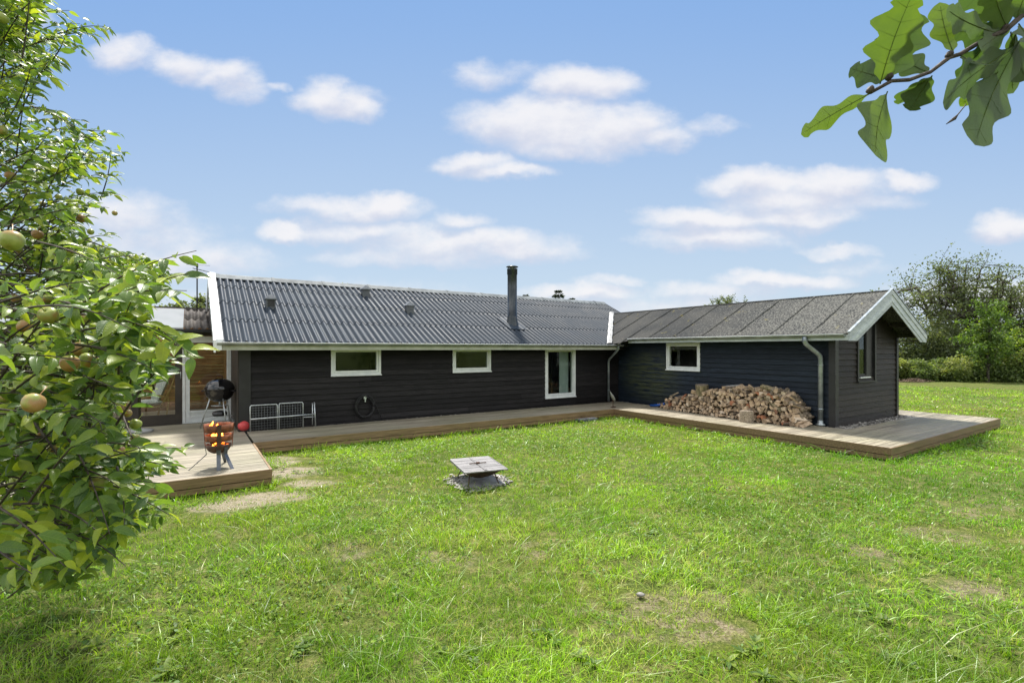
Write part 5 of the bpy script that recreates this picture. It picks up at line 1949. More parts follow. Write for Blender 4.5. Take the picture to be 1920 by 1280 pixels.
    V[:, 6, 0] = x + lx; V[:, 6, 1] = y + ly; V[:, 6, 2] = np.maximum(h * (1 - droop) * 1.15, .006)
    tf = [(0, 1, 3, 2), (2, 3, 5, 4), (4, 5, 6)]
    tl = np.concatenate([np.array(f) for f in tf]); st = np.array([0, 4, 8])
    loops = (tl[None, :] + (np.arange(n) * 7)[:, None]).ravel()
    starts = (st[None, :] + (np.arange(n) * len(tl))[:, None]).ravel()
    # colours: lush, yellow-green, and straw
    lush = np.array([.175, .315, .026]); yel = np.array([.385, .520, .042]); dark = np.array([.055, .150, .016]); straw = np.array([.50, .42, .22]); blue = np.array([.13, .235, .075])
    k = np.clip(.22 + 1.0 * (n1 - .3) + .2 * rng.normal(size=n) + .22 * cv, 0, 1)[:, None]
    c = lush * (1 - k) + yel * k
    k = (np.clip(rng.random(n) * 1.2 - .8, 0, .7))[:, None]
    c = c * (1 - k) + dark * k
    kb = np.clip(noise2(x, y, .5, 9) - .45, 0, 1)[:, None] * .5
    c = c * (1 - kb) + blue * kb
    pst = np.clip(.04 + .9 * np.clip(noise2(x, y, 2.4, 44) - .62, 0, 1) + .5 * np.clip(noise2(x, y, 1.7, 4) - .52, 0, 1) + .8 * sp, 0, .9)
    pst = np.where(near_deck, pst * .3, pst)
    s_ = rng.random(n) < pst
    kk = np.where(s_, rng.uniform(.5, 1, n), 0)[:, None]
    c = c * (1 - kk) + straw * kk
    c *= rng.uniform(.5, 1.3, n)[:, None]
    lum = .78 + .62 * noise2(x, y, 1.3, 41) * (.6 + .8 * noise2(x, y, 4.3, 42))
    c *= lum[:, None] * np.array([.92, 1.04, .85])
    kl = np.where(longb & (rng.random(n) < .5), .55, 0)[:, None]
    c = c * (1 - kl) + np.array([.40, .46, .22]) * kl
    # shade on the lawn beside the gable deck, put into the blade colours
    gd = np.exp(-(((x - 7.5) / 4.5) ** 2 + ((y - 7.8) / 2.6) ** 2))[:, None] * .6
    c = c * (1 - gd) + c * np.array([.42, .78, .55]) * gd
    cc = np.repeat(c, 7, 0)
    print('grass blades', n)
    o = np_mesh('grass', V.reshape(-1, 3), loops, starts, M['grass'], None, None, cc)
    return tag(o, 'short lawn grass with longer tufts and dry straw between', 'grass', kind='stuff')


make_grass()

# broad leaved weeds in the lawn, as one ground cover
LEAF_V = []
LEAF_F = []


def leaf_template(fold=.28, curl=.18, n=4, wide=.5, tip=1.4):
    v, f = [], []
    for i in range(n + 1):
        t_ = i / n
        w_ = wide * math.sin(PI * min(1, t_ ** .85 * 1.0)) ** .8 * (1 - .25 * t_) if 0 < i < n else (0.03 if i == 0 else 0)
        z = -curl * t_ * t_
        v += [(-w_, t_, z + fold * w_), (0, t_, z), (w_, t_, z + fold * w_)]
    for i in range(n):
        a = i * 3
        f += [(a, a + 1, a + 4, a + 3), (a + 1, a + 2, a + 5, a + 4)]
    return v, f


def weeds():
    ps = [(1745, 1045, .05), (1880, 1195, .06), (1400, 985, .03), (700, 1120, .05), (560, 1225, .07), (990, 1170, .05), (1370, 1215, .06), (220, 1240, .09), (1640, 1170, .06),
          (1210, 1000, .05), (470, 1150, .06), (500, 885, .05), (520, 880, .05), (540, 890, .05), (510, 870, .04), (1000, 790, .07), (1110, 778, .09), (1065, 790, .08), (960, 800, .06),
          (1700, 1235, .07), (1450, 1255, .07), (860, 1230, .05), (1120, 1255, .06), (590, 868, .04), (600, 985, .03), (330, 1200, .06), (1550, 940, .04)]
    pos, dr, nm, sc, tn = [], [], [], [], []
    for px, py, s in ps:
        g = G(px, py)
        for rep in range(3):
            gx, gy = g.x + rng.normal(0, .12), g.y + rng.normal(0, .12)
            for k in range(9):
                w_ = k * 2.4 + rng.uniform(-.3, .3); e = rng.uniform(.15, .8)
                pos.append((gx, gy, .02)); dr.append((math.cos(w_) * math.cos(e), math.sin(w_) * math.cos(e), math.sin(e)))
                nm.append((-math.cos(w_) * math.sin(e) * .9, -math.sin(w_) * math.sin(e) * .9, math.cos(e)))
                sc.append(s * rng.uniform(.7, 1.3)); tn.append(rng.uniform(.2, .85))
    tv, tf = leaf_template(.2, .25, 4, .22)
    o = inst('weeds', tv, tf, np.array(pos), frames(np.array(dr), np.array(nm)), np.array(sc), np.array(tn), M['bright_leaf'], smooth=True)
    tag(o, 'broad leaved weeds and clover scattered through the lawn', 'weeds', kind='stuff')


weeds()


def clover():
    n = 60000
    r = np.sqrt(rng.uniform(2.3 ** 2, 15 ** 2, n)); th = rng.uniform(-1.0, 1.0, n)
    x, y = r * np.sin(th), r * np.cos(th)
    k = (noise2(x, y, .8, 12) + .35 * noise2(x, y, 4.0, 13) > .66) & ~in_house(x, y)[0] & (spot_val(x, y) < .3) & ((x - FP[0]) ** 2 + (y - FP[1]) ** 2 > .7 ** 2)
    x, y, r = x[k], y[k], r[k]
    n = len(x)
    az = rng.uniform(0, 2 * PI, n); e = rng.uniform(-.2, .7, n)
    d = np.stack([np.cos(az) * np.cos(e), np.sin(az) * np.cos(e), np.sin(e)], 1)
    nm = rng.normal(0, .35, (n, 3)) + np.array([0, 0, 1])
    tv, tf = leaf_template(.2, .2, 3, .42)
    pos = np.stack([x, y, rng.uniform(.015, .05, n)], 1)
    o = inst('clover', tv, tf, pos, frames(d, nm), rng.uniform(.012, .03, n) * (1 + r / 16), rng.uniform(.2, 1.0, n), M['clover'], smooth=True)
    tag(o, 'low clover and small round leaves among the grass', 'clover', kind='stuff')


clover()

# ------------------------------------------------------------------ foliage helpers
def branch_tube(mb, p0, p1, r0, r1, bend=.1, n=5, seg=6, rnd=random):
    p0, p1 = Vector(p0), Vector(p1)
    d = (p1 - p0)
    L_ = d.length
    off = Vector((rnd.uniform(-1, 1), rnd.uniform(-1, 1), rnd.uniform(-.3, 1))) * bend * L_
    pts, rs = [], []
    for i in range(n + 1):
        t_ = i / n
        pts.append(p0 + d * t_ + off * math.sin(PI * t_) + Vector((rnd.uniform(-1, 1), rnd.uniform(-1, 1), rnd.uniform(-1, 1))) * .015 * L_)
        rs.append(r0 + (r1 - r0) * t_)
    pts[0], pts[-1] = p0, p1
    mb.tube(pts, rs, seg, caps=False)
    return pts


def tree(name, base, h, crown_c, crown_r, nleaf, lsize, mat, label, cat='tree', group=None, trunks=((0, 0),), r0=.16, seed=1,
         limbs=9, subs=6, spread=.5, flat=1.0, tint=(0, 1), shell=.45, leaf=(.28, .2, 2, .42), bark='bark', tbias=0.0, clump=1.0):
    """trunk(s) > limbs > branches > twigs, with leaf-sized faces round the twig ends"""
    rnd = random.Random(seed)
    nr = np.random.default_rng(seed)
    base = Vector(base)
    t = thing(name, base, 0, label, cat, group)
    C = Vector(crown_c) - base
    RR = Vector(crown_r)
    mb = MB(); mbt = MB()
    ends = []
    for ti, (tx, ty) in enumerate(trunks):
        b = Vector((tx, ty, -.05))
        top = Vector((C.x * .8 + tx * 1.6 + rnd.uniform(-.3, .3), C.y * .8 + ty, C.z + RR.z * .25))
        tp = branch_tube(mb, b, top, r0 / (1 + .25 * len(trunks)), r0 * .3, .06, 8, 8, rnd)
        for i in range(limbs):
            t_ = .25 + .75 * i / max(1, limbs - 1)
            k = min(len(tp) - 1, int(t_ * (len(tp) - 1)))
            st = tp[k]
            # a point in the crown
            while True:
                v = Vector((rnd.uniform(-1, 1), rnd.uniform(-1, 1), rnd.uniform(-.95, 1)))
                if shell < v.length < 1: break
            e = C + Vector((v.x * RR.x, v.y * RR.y, v.z * RR.z))
            if e.z < st.z - .3 * RR.z: e.z = st.z - .1 * RR.z
            lp = branch_tube(mb, st, e * .82 + st * .18, r0 * .32, r0 * .12, .10, 5, 6, rnd)
            for j in range(subs):
                s2 = lp[rnd.randint(2, len(lp) - 1)]
                dd = Vector((rnd.gauss(0, 1) * RR.x, rnd.gauss(0, 1) * RR.y, rnd.gauss(.15, .7) * RR.z)) * spread * .62
                e2 = s2 + dd
                q = Vector(((e2.x - C.x) / RR.x, (e2.y - C.y) / RR.y, (e2.z - C.z) / RR.z))
                if q.length > 1.08:
                    q = q * (1.05 / q.length)
                    e2 = C + Vector((q.x * RR.x, q.y * RR.y, q.z * RR.z))
                sp_ = branch_tube(mbt, s2, e2, r0 * .10, r0 * .035, .12, 4, 4, rnd)
                ends.append((sp_[-1], (e2 - s2)))
                ends.append((sp_[2], (e2 - s2)))
                ends.append(((sp_[-1] + sp_[-2]) / 2, (e2 - s2)))
    mb.build('trunk', M[bark], t)
    mbt.build('branches', M[bark], t)
    E = np.array([tuple(e[0]) for e in ends]); D = np.array([tuple(e[1]) for e in ends])
    idx = nr.integers(0, len(E), nleaf)
    sc = np.array([RR.x, RR.y, RR.z * flat]) * .13 * spread * 2 * clump
    along = D[idx] * nr.uniform(-.35, .35, (nleaf, 1))
    P_ = E[idx] + nr.normal(0, 1, (nleaf, 3)) * sc * nr.uniform(.2, 1, (nleaf, 1)) + along
    P_[:, 2] = np.maximum(P_[:, 2], .05)
    et = nr.uniform(tint[0], tint[1], len(E))
    tn = np.clip(et[idx] * .7 + nr.uniform(0, .3, nleaf) + tbias, 0, 1)
    tv, tf = leaf_template(*leaf)
    d = nr.normal(0, 1, (nleaf, 3)) + np.array([0, 0, -.2]); nm = nr.normal(0, .6, (nleaf, 3)) + np.array([0, 0, 1])
    inst('crown', tv, tf, P_, frames(d, nm), lsize * nr.uniform(.6, 1.3, nleaf), tn, M[mat], t, smooth=True)
    return t


def bush(name, base, r, nleaf, lsize, mat, label, seed=1, group=None, tint=(0, 1), cat='bush', lumps=9):
    """low shrub: stems and leaves in uneven lumps"""
    rnd = random.Random(seed); nr = np.random.default_rng(seed)
    t = thing(name, base, 0, label, cat, group)
    rx, ry, rz_ = r
    mb = MB(); cs = []
    for i in range(lumps):
        c = Vector((rnd.uniform(-.8, .8) * rx, rnd.uniform(-.7, .7) * ry, rnd.uniform(.25, .8) * rz_ * 2 * (1 - .2 * rnd.random())))
        cs.append((c, rnd.uniform(.28, .5), rnd.uniform(*tint)))
        branch_tube(mb, (c.x * .3, c.y * .3, 0), c, .035, .01, .1, 4, 5, rnd)
        for _ in range(3):
            branch_tube(mb, c * .7, c + Vector((rnd.uniform(-.4, .4) * rx, rnd.uniform(-.4, .4) * ry, rnd.uniform(.1, .5) * rz_)), .012, .004, .1, 3, 4, rnd)
    mb.build('stems', M['bark'], t)
    per = nleaf // (lumps + 3)
    P_, T_ = [], []
    for c, q, tt in cs:
        v = nr.normal(0, 1, (per, 3)); v /= np.linalg.norm(v, axis=1)[:, None]
        v *= nr.uniform(.35, 1.15, (per, 1)) ** .6
        P_.append(np.array(c) + v * np.array([rx, ry, rz_ * 1.3]) * q); T_.append(np.clip(tt + nr.normal(0, .15, per), 0, 1))
    m = per * 3
    v = nr.uniform(-1, 1, (m, 3)); P_.append(v * np.array([rx, ry, rz_ * .5]) + np.array([0, 0, rz_ * .55])); T_.append(nr.uniform(0, .5, m))
    P_ = np.concatenate(P_); T_ = np.concatenate(T_)
    P_[:, 2] = np.maximum(P_[:, 2], .04)
    n = len(P_)
    tv, tf = leaf_template(.25, .2, 2, .42)
    d = nr.normal(0, 1, (n, 3)); nm = nr.normal(0, .6, (n, 3)) + np.array([0, 0, 1])
    inst('foliage', tv, tf, P_, frames(d, nm), lsize * nr.uniform(.6, 1.3, n), T_, M[mat], t, smooth=True)
    return t


def gpx(px, d): return Vector(((px - 960) / FPX * d, d, 0))


# the far right: big wind-shaped tree, young bright tree, hedge and bushes
b = gpx(1842, 38.5)
tree('deciduous_tree', b, 9, (gpx(1795, 38.5).x, 38.5, 5.7), (6.9, 3.5, 4.7), 15500, .16, 'tree_leaf',
     'tall spreading tree with thin see-through crown behind the gable end', seed=4, trunks=((0, 0), (-1.8, .5), (1.7, .4)), r0=.28, limbs=15, subs=10, spread=.34, flat=.5, shell=.25, tint=(0, .6), clump=.85)
b = gpx(1935, 38)
tree('deciduous_tree', b, 8, (gpx(1940, 38).x, 38, 5.0), (3.4, 2.5, 3.6), 7500, .16, 'tree_leaf',
     'dark tree cut by the right edge of the view', seed=9, r0=.2, limbs=13, subs=6, spread=.4, flat=.6)
b = gpx(1852, 29.5)
tree('young_tree', b, 5, (b.x + .1, 29.5, 3.0), (2.1, 1.3, 2.1), 6500, .14, 'bright_leaf',
     'young bright green tree in front of the hedge on the right', seed=12, r0=.10, limbs=15, subs=6, spread=.42, tint=(0, .75), flat=.7, tbias=.0)
b = gpx(1900, 30.5)
tree('young_tree', b, 4, (b.x + .1, 30.5, 2.4), (2.0, 1.2, 1.7), 6500, .14, 'bright_leaf',
     'low bright green tree beside the right edge of the view', seed=15, r0=.09, limbs=12, subs=6, spread=.45, tint=(.1, 1), flat=.7)
BG = 'bushes along the far edge of the lawn'
lab = ['dense bush next to the gable wall of the house', 'olive green bush second from the gable wall', 'bush below the tall spreading tree', 'dark bush left of the young bright tree',
       'round bush behind the young bright tree', 'bush at the right edge of the lawn', 'bush beyond the right edge of the lawn']
for i, (px, d, rx, rh, n, s) in enumerate([(1690, 33.5, 1.9, .75, 6500, 31), (1735, 33, 1.7, .72, 6000, 32), (1775, 33.5, 1.6, .70, 6000, 33), (1812, 32.5, 1.5, .85, 6000, 34),
                                           (1862, 32.8, 1.9, .95, 7000, 35), (1915, 32.0, 1.7, .90, 6000, 36), (1975, 32.0, 2.4, 1.1, 6000, 37)]):
    bush('bush', gpx(px, d - 2.2), (rx, 1.2, rh), n, .13, 'bush_leaf', lab[i], seed=s, group=BG, tint=(.1, .9))
lab = ['tall thicket filling the space beneath the spreading tree, nearest the house', 'tall thicket under the middle of the spreading tree', 'tall thicket under the right half of the spreading tree', 'tall thicket at the right edge of the view']
for i, (px, d, rx, rh, n, s) in enumerate([(1715, 38, 3.2, 2.2, 12000, 41), (1790, 39, 3.2, 2.4, 12000, 42), (1850, 38, 2.8, 2.2, 10000, 43), (1930, 39, 3.5, 2.3, 9000, 44)]):
    bush('thicket', gpx(px, d - 1.5), (rx, 1.5, rh), n, .17, 'tree_leaf', lab[i], seed=s, group='tall thickets behind the hedge', tint=(.0, .8), lumps=13)
# heap of cut twigs on the lawn edge
t = thing('brush_pile', gpx(1712, 29.2), 0, 'small heap of dry cut twigs at the far edge of the lawn', 'brush pile')
mb = MB(); rn = random.Random(2)
for _ in range(150):
    a = rn.uniform(0, 2 * PI); q = rn.uniform(0, .9)
    c = Vector((q * math.cos(a) * 1.1, q * math.sin(a) * .5, rn.uniform(.03, .22) * (1.1 - q)))
    e = c + Vector((rn.uniform(-.5, .5), rn.uniform(-.3, .3), rn.uniform(-.02, .12)))
    mb.tube([c, e], [.012, .005], 4)
mb.build('twigs', M['straw'], t)
# neighbour's house glimpsed between the trees
t = thing('neighbour_house', gpx(1905, 50), .3, 'grey roofed house glimpsed between the trees on the right', 'house')
mb = MB(); mb.box(-7, 5, -3, 3, 0, 2.4); mb.build('wall', M['pale_wall'], t)
mb = MB(); mb.prism([(-3.5, 2.3), (0, 4.3), (3.5, 2.3), (3.5, 2.2), (0, 4.15), (-3.5, 2.2)], -7.4, 5.4); mb.build('roof', M['slate_roof'], t)
for x in (-5, -2, 1.5):
    mb = MB(); mb.box(x, x + 1.2, -3.03, -3.001, 1.0, 2.0); mb.build('window', M['black'], t)

# tree tops over the roofs
for i, (px, d, ztop, rx, n, sd, lb, mt) in enumerate([
        (495, 22, 5.05, .65, 300, 51, 'sparse birch tip just over the left part of the ridge, left one', 'tree_leaf'),
        (518, 22, 5.5, .55, 350, 52, 'sparse birch tip over the ridge, second from the left', 'tree_leaf'),
        (560, 23, 5.15, .4, 160, 58, 'very thin birch tip over the ridge, third from the left', 'tree_leaf'),
        (606, 23, 5.25, .6, 300, 53, 'sparse birch tip over the ridge left of the first vent hood', 'tree_leaf'),
        (638, 23, 5.5, .7, 500, 54, 'bushy birch tip over the ridge just left of the middle vent hood', 'tree_leaf'),
        (1335, 40, 6.2, .7, 400, 55, 'small tree top over the felt roof, left one', 'tree_leaf'),
        (1362, 40, 6.9, 1.3, 1000, 56, 'small leafy tree top over the felt roof, tallest one', 'tree_leaf'),
        (1388, 40, 6.1, .6, 350, 57, 'small tree top over the felt roof, right one', 'tree_leaf')]):
    b = gpx(px, d)
    tree('birch_tree' if d < 30 else 'distant_tree', b, ztop, (b.x, d, ztop - 1.6), (rx, rx, 1.8), n * 5, .11, mt, lb,
         seed=sd, r0=.07, limbs=12, subs=5, spread=.42, group='tree tops showing over the roofs', flat=.7, shell=.2)
for px, d, zt, rx, sd, lb in [(985, 46, 7.0, 1.8, 61, 'dark conifer top just right of the chimney'), (1047, 48, 7.65, 2.0, 62, 'dark conifer top over the right part of the ridge'), (1072, 48, 6.9, .8, 63, 'tiny dark conifer tip beside the taller conifer')]:
    b = gpx(px, d)
    t = thing('conifer', b, 0, lb, 'tree', 'tree tops showing over the roofs')
    mb = MB(); mb.tube([(0, 0, 0), (0, 0, zt - .2)], [.16, .02], 7); mb.build('trunk', M['bark'], t)
    nr = np.random.default_rng(sd); n = 5000
    hh = nr.uniform(1.0, zt, n); lay = (np.floor(hh * 2.2) + .2) / 2.2
    rad = (zt - lay) / zt * rx * 2.3 * nr.uniform(.1, 1, n) ** .6; az = nr.uniform(0, 2 * PI, n)
    P_ = np.stack([rad * np.cos(az), rad * np.sin(az), np.minimum(lay + .35 - rad * .25 + nr.normal(0, .08, n), zt)], 1)
    d_ = np.stack([np.cos(az), np.sin(az), nr.normal(-.1, .3, n)], 1)
    tv, tf = leaf_template(.1, .1, 2, .2)
    inst('crown', tv, tf, P_, frames(d_, nr.normal(0, .4, (n, 3)) + np.array([0, 0, 1])), .28 * nr.uniform(.6, 1.2, n), nr.uniform(0, 1, n), M['conifer'], t)
# trees behind the porch
for i, (px, d, zt, rx, sd, lb) in enumerate([(325, 20, 4.35, 1.3, 71, 'grey green tree behind the porch roof, left one'), (378, 21, 4.6, .9, 72, 'grey green tree behind the porch roof beside the aerial'),
                                             (240, 22, 4.8, 2.2, 73, 'tree far behind the apple branches'), (130, 24, 5.2, 2.6, 74, 'tree behind the apple tree near the left edge'), (-30, 24, 6.0, 3.2, 75, 'tree beyond the left edge behind the apple tree')]):
    b = gpx(px, d)
    tree('background_tree', b, zt, (b.x, d, zt - 1.4), (rx, 1.2, 1.5), 4500, .12, 'tree_leaf', lb, seed=sd, r0=.1, limbs=12, subs=6, spread=.4, group='trees behind the porch', flat=.7)
# woodland behind the viewer, mirrored in the window panes
def woods():
    nr = np.random.default_rng(90)
    P_, T_ = [], []
    for i in range(34):
        cx = -26 + i * 2.0 + nr.uniform(-1, 1); cy = -13 - nr.uniform(0, 4) + max(0, cx - 20) * .7; hz = nr.uniform(1.8, 5.0)
        n = 620
        v = nr.normal(0, .45, (n, 3)); P_.append(v * np.array([2.2, 1.6, hz * .8]) + np.array([cx, cy, hz * .7])); T_.append(np.clip(nr.uniform(0, 1) * .6 + nr.uniform(0, .4, n), 0, 1))
    P_ = np.concatenate(P_); P_[:, 2] = np.abs(P_[:, 2]); n = len(P_)
    tv, tf = leaf_template(.25, .2, 2, .45)
    o = inst('woodland', tv, tf, P_, frames(nr.normal(0, 1, (n, 3)), nr.normal(0, .6, (n, 3)) + np.array([0, 0, 1])), .32 * nr.uniform(.6, 1.3, n), np.concatenate(T_), M['bush_leaf'])
    tag(o, 'leafy garden edge mirrored in the window panes', 'woodland', kind='stuff')


woods()

# ------------------------------------------------------------------ apple tree
def apple_tree():
    rnd = random.Random(21); nr = np.random.default_rng(21)
    base = Vector((-4.7, 3.1, 0))
    t = thing('apple_tree', base, 0, 'apple tree with ripening fruit leaning in from the left edge', 'tree')
    B = base
    by = [-200, -40, 30, 60, 100, 135, 165, 215, 245, 280, 330, 400, 440, 470, 485, 520, 560, 600, 640, 670, 700, 760, 800, 840, 870, 900, 950, 985, 1010, 1050, 1080, 1110]
    bx = [120, 130, 90, 200, 150, 120, 60, 90, 210, 235, 215, 190, 195, 245, 330, 345, 300, 290, 320, 355, 290, 240, 255, 330, 350, 255, 330, 320, 240, 190, 130, 60]
    mbL = MB(); mbT = MB()
    # trunk and limbs
    fork = B + Vector((.15, .05, 1.15)) - base
    branch_tube(mbL, (0, 0, -.1), fork, .14, .11, .03, 6, 12, rnd)
    hubs = []
    for hx, hy, hz in [(-2.2, 1.6, 1.4), (-2.5, 2.0, 2.2), (-3.3, 3.0, 3.4), (-2.9, 2.6, 2.7), (-3.5, 3.5, 4.3), (-2.6, 1.5, .9), (-4.2, 4.0, 2.4), (-4.0, 3.7, 1.3), (-3.4, 3.1, 1.8), (-4.6, 4.2, 3.6), (-2.0, 1.4, 2.0)]:
        e = Vector((hx, hy, hz)) - base
        pts = branch_tube(mbL, fork, e, .04, .010, .10, 8, 8, rnd)
        hubs += pts[3:]
    LP, LD, LN, LS, LT = [], [], [], [], []

    def spray(tip, start, nl, size, tb=0.0, connect=True):
        """leafy twig from start to tip (world)"""
        tip, start = tip - base, start - base
        d = tip - start
        L_ = d.length
        sag = Vector((rnd.uniform(-.4, .4), rnd.uniform(-.4, .4), rnd.uniform(.0, .8))) * .12 * L_
        pts, rs = [], []
        n = 7
        for i in range(n + 1):
            s = i / n
            pts.append(start + d * s + sag * math.sin(PI * s)); rs.append(.0032 * (1 - s) + .0011)
        mbT.tube(pts, rs, 5, caps=False)
        if connect and rnd.random() < .12:
            hb = min(hubs, key=lambda h: (h - start).length)
            branch_tube(mbT, hb, start, .0065, .0035, .08, 5, 5, rnd)
        side = rnd.choice((-1, 1)); tw = rnd.random() * .9
        for k in range(nl):
            s = .12 + .88 * (k + rnd.uniform(0, .5)) / nl
            s = min(s, 1.0)
            i = min(n - 1, int(s * n)); p = pts[i].lerp(pts[i + 1], s * n - i)
            ax = (pts[i + 1] - pts[i]).normalized()
            up = Vector((rnd.gauss(0, .3), rnd.gauss(0, .3), 1)); sd = ax.cross(up).normalized()
            side = -side
            ld = ax * rnd.uniform(.35, .9) + sd * side * rnd.uniform(.5, 1.0) + Vector((0, 0, rnd.uniform(-.65, .35)))
            ld.normalize()
            ln = Vector((rnd.gauss(0, .75), rnd.gauss(0, .6) - .45, .85))
            p = p + ld * .012
            LP.append(tuple(p)); LD.append(tuple(ld)); LN.append(tuple(ln))
            LS.append(size * rnd.uniform(.65, 1.15) * (1 - .2 * max(0, s - .75) / .25))
            LT.append(min(1, max(0, rnd.gauss(.50 + tb, .25))) if rnd.random() > .03 else 1.0)

    # sprays whose tips make the outline, then filling behind
    def go(px, py, d, L_, nl, size=.07, tb=0.0, adir=None):
        tip = P(px, py, d)
        if adir is None:
            tow = (B + Vector((0, 0, 1.6)) - tip); tow.z *= .35
            tow = tow.normalized() + Vector((rnd.gauss(0, .25), rnd.gauss(0, .25), rnd.gauss(-.15, .3)))
            tow.normalize()
        else:
            tow = (P(adir[0], adir[1], d * (adir[2] if len(adir) > 2 else 1.1)) - tip).normalized()
        spray(tip, tip + tow * L_, nl, size, tb)

    # named sprays of the outline (picture x, y, depth)
    named = [(368, 470, 1.55, .62, 15, .072, (150, 580)), (355, 512, 1.5, .40, 11, .075, (200, 560)), (350, 545, 1.5, .36, 10, .08, (180, 560)), (372, 672, 1.45, .55, 16, .075, (180, 600)), (345, 655, 1.45, .42, 12, .08, (180, 590)),
             (355, 840, 1.85, .55, 15, .062, (150, 880)), (330, 875, 1.75, .45, 14, .062, (150, 850)), (318, 965, 1.5, .55, 13, .068, (140, 900)), (300, 905, 1.5, .45, 12, .07, (120, 900)),
             (200, 1010, 1.4, .45, 12, .07, (40, 950)), (235, 1060, 1.45, .42, 9, .065, (60, 1000)), (120, 1060, 1.25, .40, 12, .07, (0, 960)), (60, 1075, 1.15, .35, 10, .07, (-60, 980)),
             (300, 620, 1.4, .45, 13, .085, (100, 560)), (285, 690, 1.4, .40, 13, .08, (100, 640)), (240, 560, 1.45, .45, 14, .08, (60, 620)),
             (208, 52, 3.0, .75, 22, .066, (30, 90)), (190, 70, 3.1, .6, 16, .066, (40, 80)), (150, 45, 3.1, .6, 16, .066, (10, 90)), (165, 95, 3.1, .55, 14, .066, (20, 60)), (110, 150, 2.9, .45, 12, .08, (0, 100)),
             (240, 285, 3.0, .80, 24, .062, (40, 300)), (225, 250, 3.0, .7, 22, .062, (20, 240)), (228, 330, 3.0, .75, 24, .062, (20, 380)), (225, 365, 3.0, .7, 24, .062, (20, 400)), (215, 300, 3.1, .6, 20, .062, (20, 300)),
             (205, 390, 3.0, .6, 20, .062, (20, 420)), (150, 225, 2.9, .5, 16, .07, (0, 230)), (110, 210, 2.8, .5, 16, .075, (-20, 200)),
             (245, 480, 2.7, .6, 20, .06, (80, 540)), (215, 440, 2.8, .6, 20, .06, (60, 500)), (130, 20, 3.0, .5, 14, .066, (-20, 60)), (90, 5, 2.9, .5, 14, .066, (-60, 40))]
    for px, py, d, L_, nl, sz, ad in named:
        go(px, py, d, L_, nl, sz, .05, ad)
    # body of the tree
    for it in range(1400):
        py = rnd.uniform(-120, 1075) if it < 980 else rnd.uniform(470, 1075)
        lim = np.interp(py, by, bx)
        px = lim - 18 - abs(rnd.gauss(0, 1)) * (130 if it < 980 else 85)
        if px < -260: continue
        dn = 1.3 if 470 < py < 1080 else 2.2
        if py < 470 or (py < 520 and px > 120): d = rnd.uniform(2.4, 3.9)
        else:
            d = rnd.uniform(1.35, 2.4) if rnd.random() < .26 else rnd.uniform(2.2, 4.2)
            if d < 1.6 and px > lim - 40: px -= 30
        if py < 430 and rnd.random() < .45: continue
        L_ = rnd.uniform(.30, .60)
        go(px, py, d, L_, int(L_ * 48), .061 if d > 2 else .064, rnd.uniform(-.15, .12))
    mbL.build('trunk', M['bark'], t)
    mbT.build('twigs', M['twig'], t)
    # fruit
    prof = [(.001, -.80), (.12, -.84), (.32, -.88), (.60, -.72), (.85, -.38), (.98, .05), (.95, .42), (.75, .74), (.45, .88), (.22, .84), (.08, .70), (.001, .62)]
    me0 = None
    fruit = []
    for px, py, r in [(131, 682, 17), (165, 676, 15), (62, 756, 20), (187, 906, 16), (22, 452, 19), (5, 448, 14), (92, 592, 17), (46, 612, 13), (150, 655, 14), (183, 718, 10), (166, 738, 9), (72, 800, 9), (205, 762, 8),
                      (240, 775, 8), (254, 795, 12), (252, 820, 9), (8, 745, 12), (120, 972, 10), (160, 598, 12), (8, 697, 7), (46, 690, 6), (130, 775, 10), (78, 815, 9), (35, 470, 8), (56, 510, 7), (152, 410, 8),
                      (110, 370, 6), (150, 360, 7), (48, 358, 7), (5, 245, 10), (5, 35, 10), (80, 382, 6), (100, 415, 7), (170, 435, 6), (215, 400, 5), (130, 470, 8), (5, 620, 9), (90, 560, 10), (30, 905, 12), (225, 845, 10),
                      (100, 840, 9), (60, 980, 9), (200, 800, 8), (165, 790, 7), (20, 330, 9), (70, 440, 10), (182, 650, 9), (30, 560, 9)]:
        d = .0275 * FPX / r * rnd.uniform(.95, 1.02)
        c = P(px, py, d) - base
        fruit.append((px, py, r, d))
        if me0 is None:
            mb = MB(); mb.rand = False
            mb.lathe([(a * .0268, b * .0268) for a, b in prof], n=20)
            mb.tube([(0, 0, .019), (.002, 0, .034), (.006, 0, .060)], .0013, 5)
            ap = mb.build('apple', M['apple'], t); me0 = ap.data
        else:
            ap = bpy.data.objects.new('apple', me0); COL.objects.link(ap); ap.parent = t
        ap.location = c
        s = rnd.uniform(.88, 1.04); ap.scale = (s * rnd.uniform(.94, 1.06), s, s * rnd.uniform(.9, 1.05))
        ap.rotation_euler = (rnd.gauss(0, .5), rnd.gauss(0, .5), rnd.uniform(0, 6.28))
    # most leaves that hide fruit from the camera are left out
    W = np.array(LP) + np.array(base) + np.array(LD) * np.array(LS)[:, None] * .5
    wx, wy = 960 + FPX * W[:, 0] / W[:, 1], 654 - FPX * (W[:, 2] - EYE) / W[:, 1]
    keep = np.ones(len(W), bool)
    for px, py, r_, d in fruit:
        near = (np.hypot(wx - px, wy - py) < r_ * 1.0 + 16 / np.maximum(W[:, 1], .5)) & (W[:, 1] < d + .03)
        keep &= ~(near & (nr.random(len(W)) < .93))
    LP, LD, LN, LS, LT = [[q for q, k in zip(L_, keep) if k] for L_ in (LP, LD, LN, LS, LT)]
    half = nr.random(len(LP)) < .5
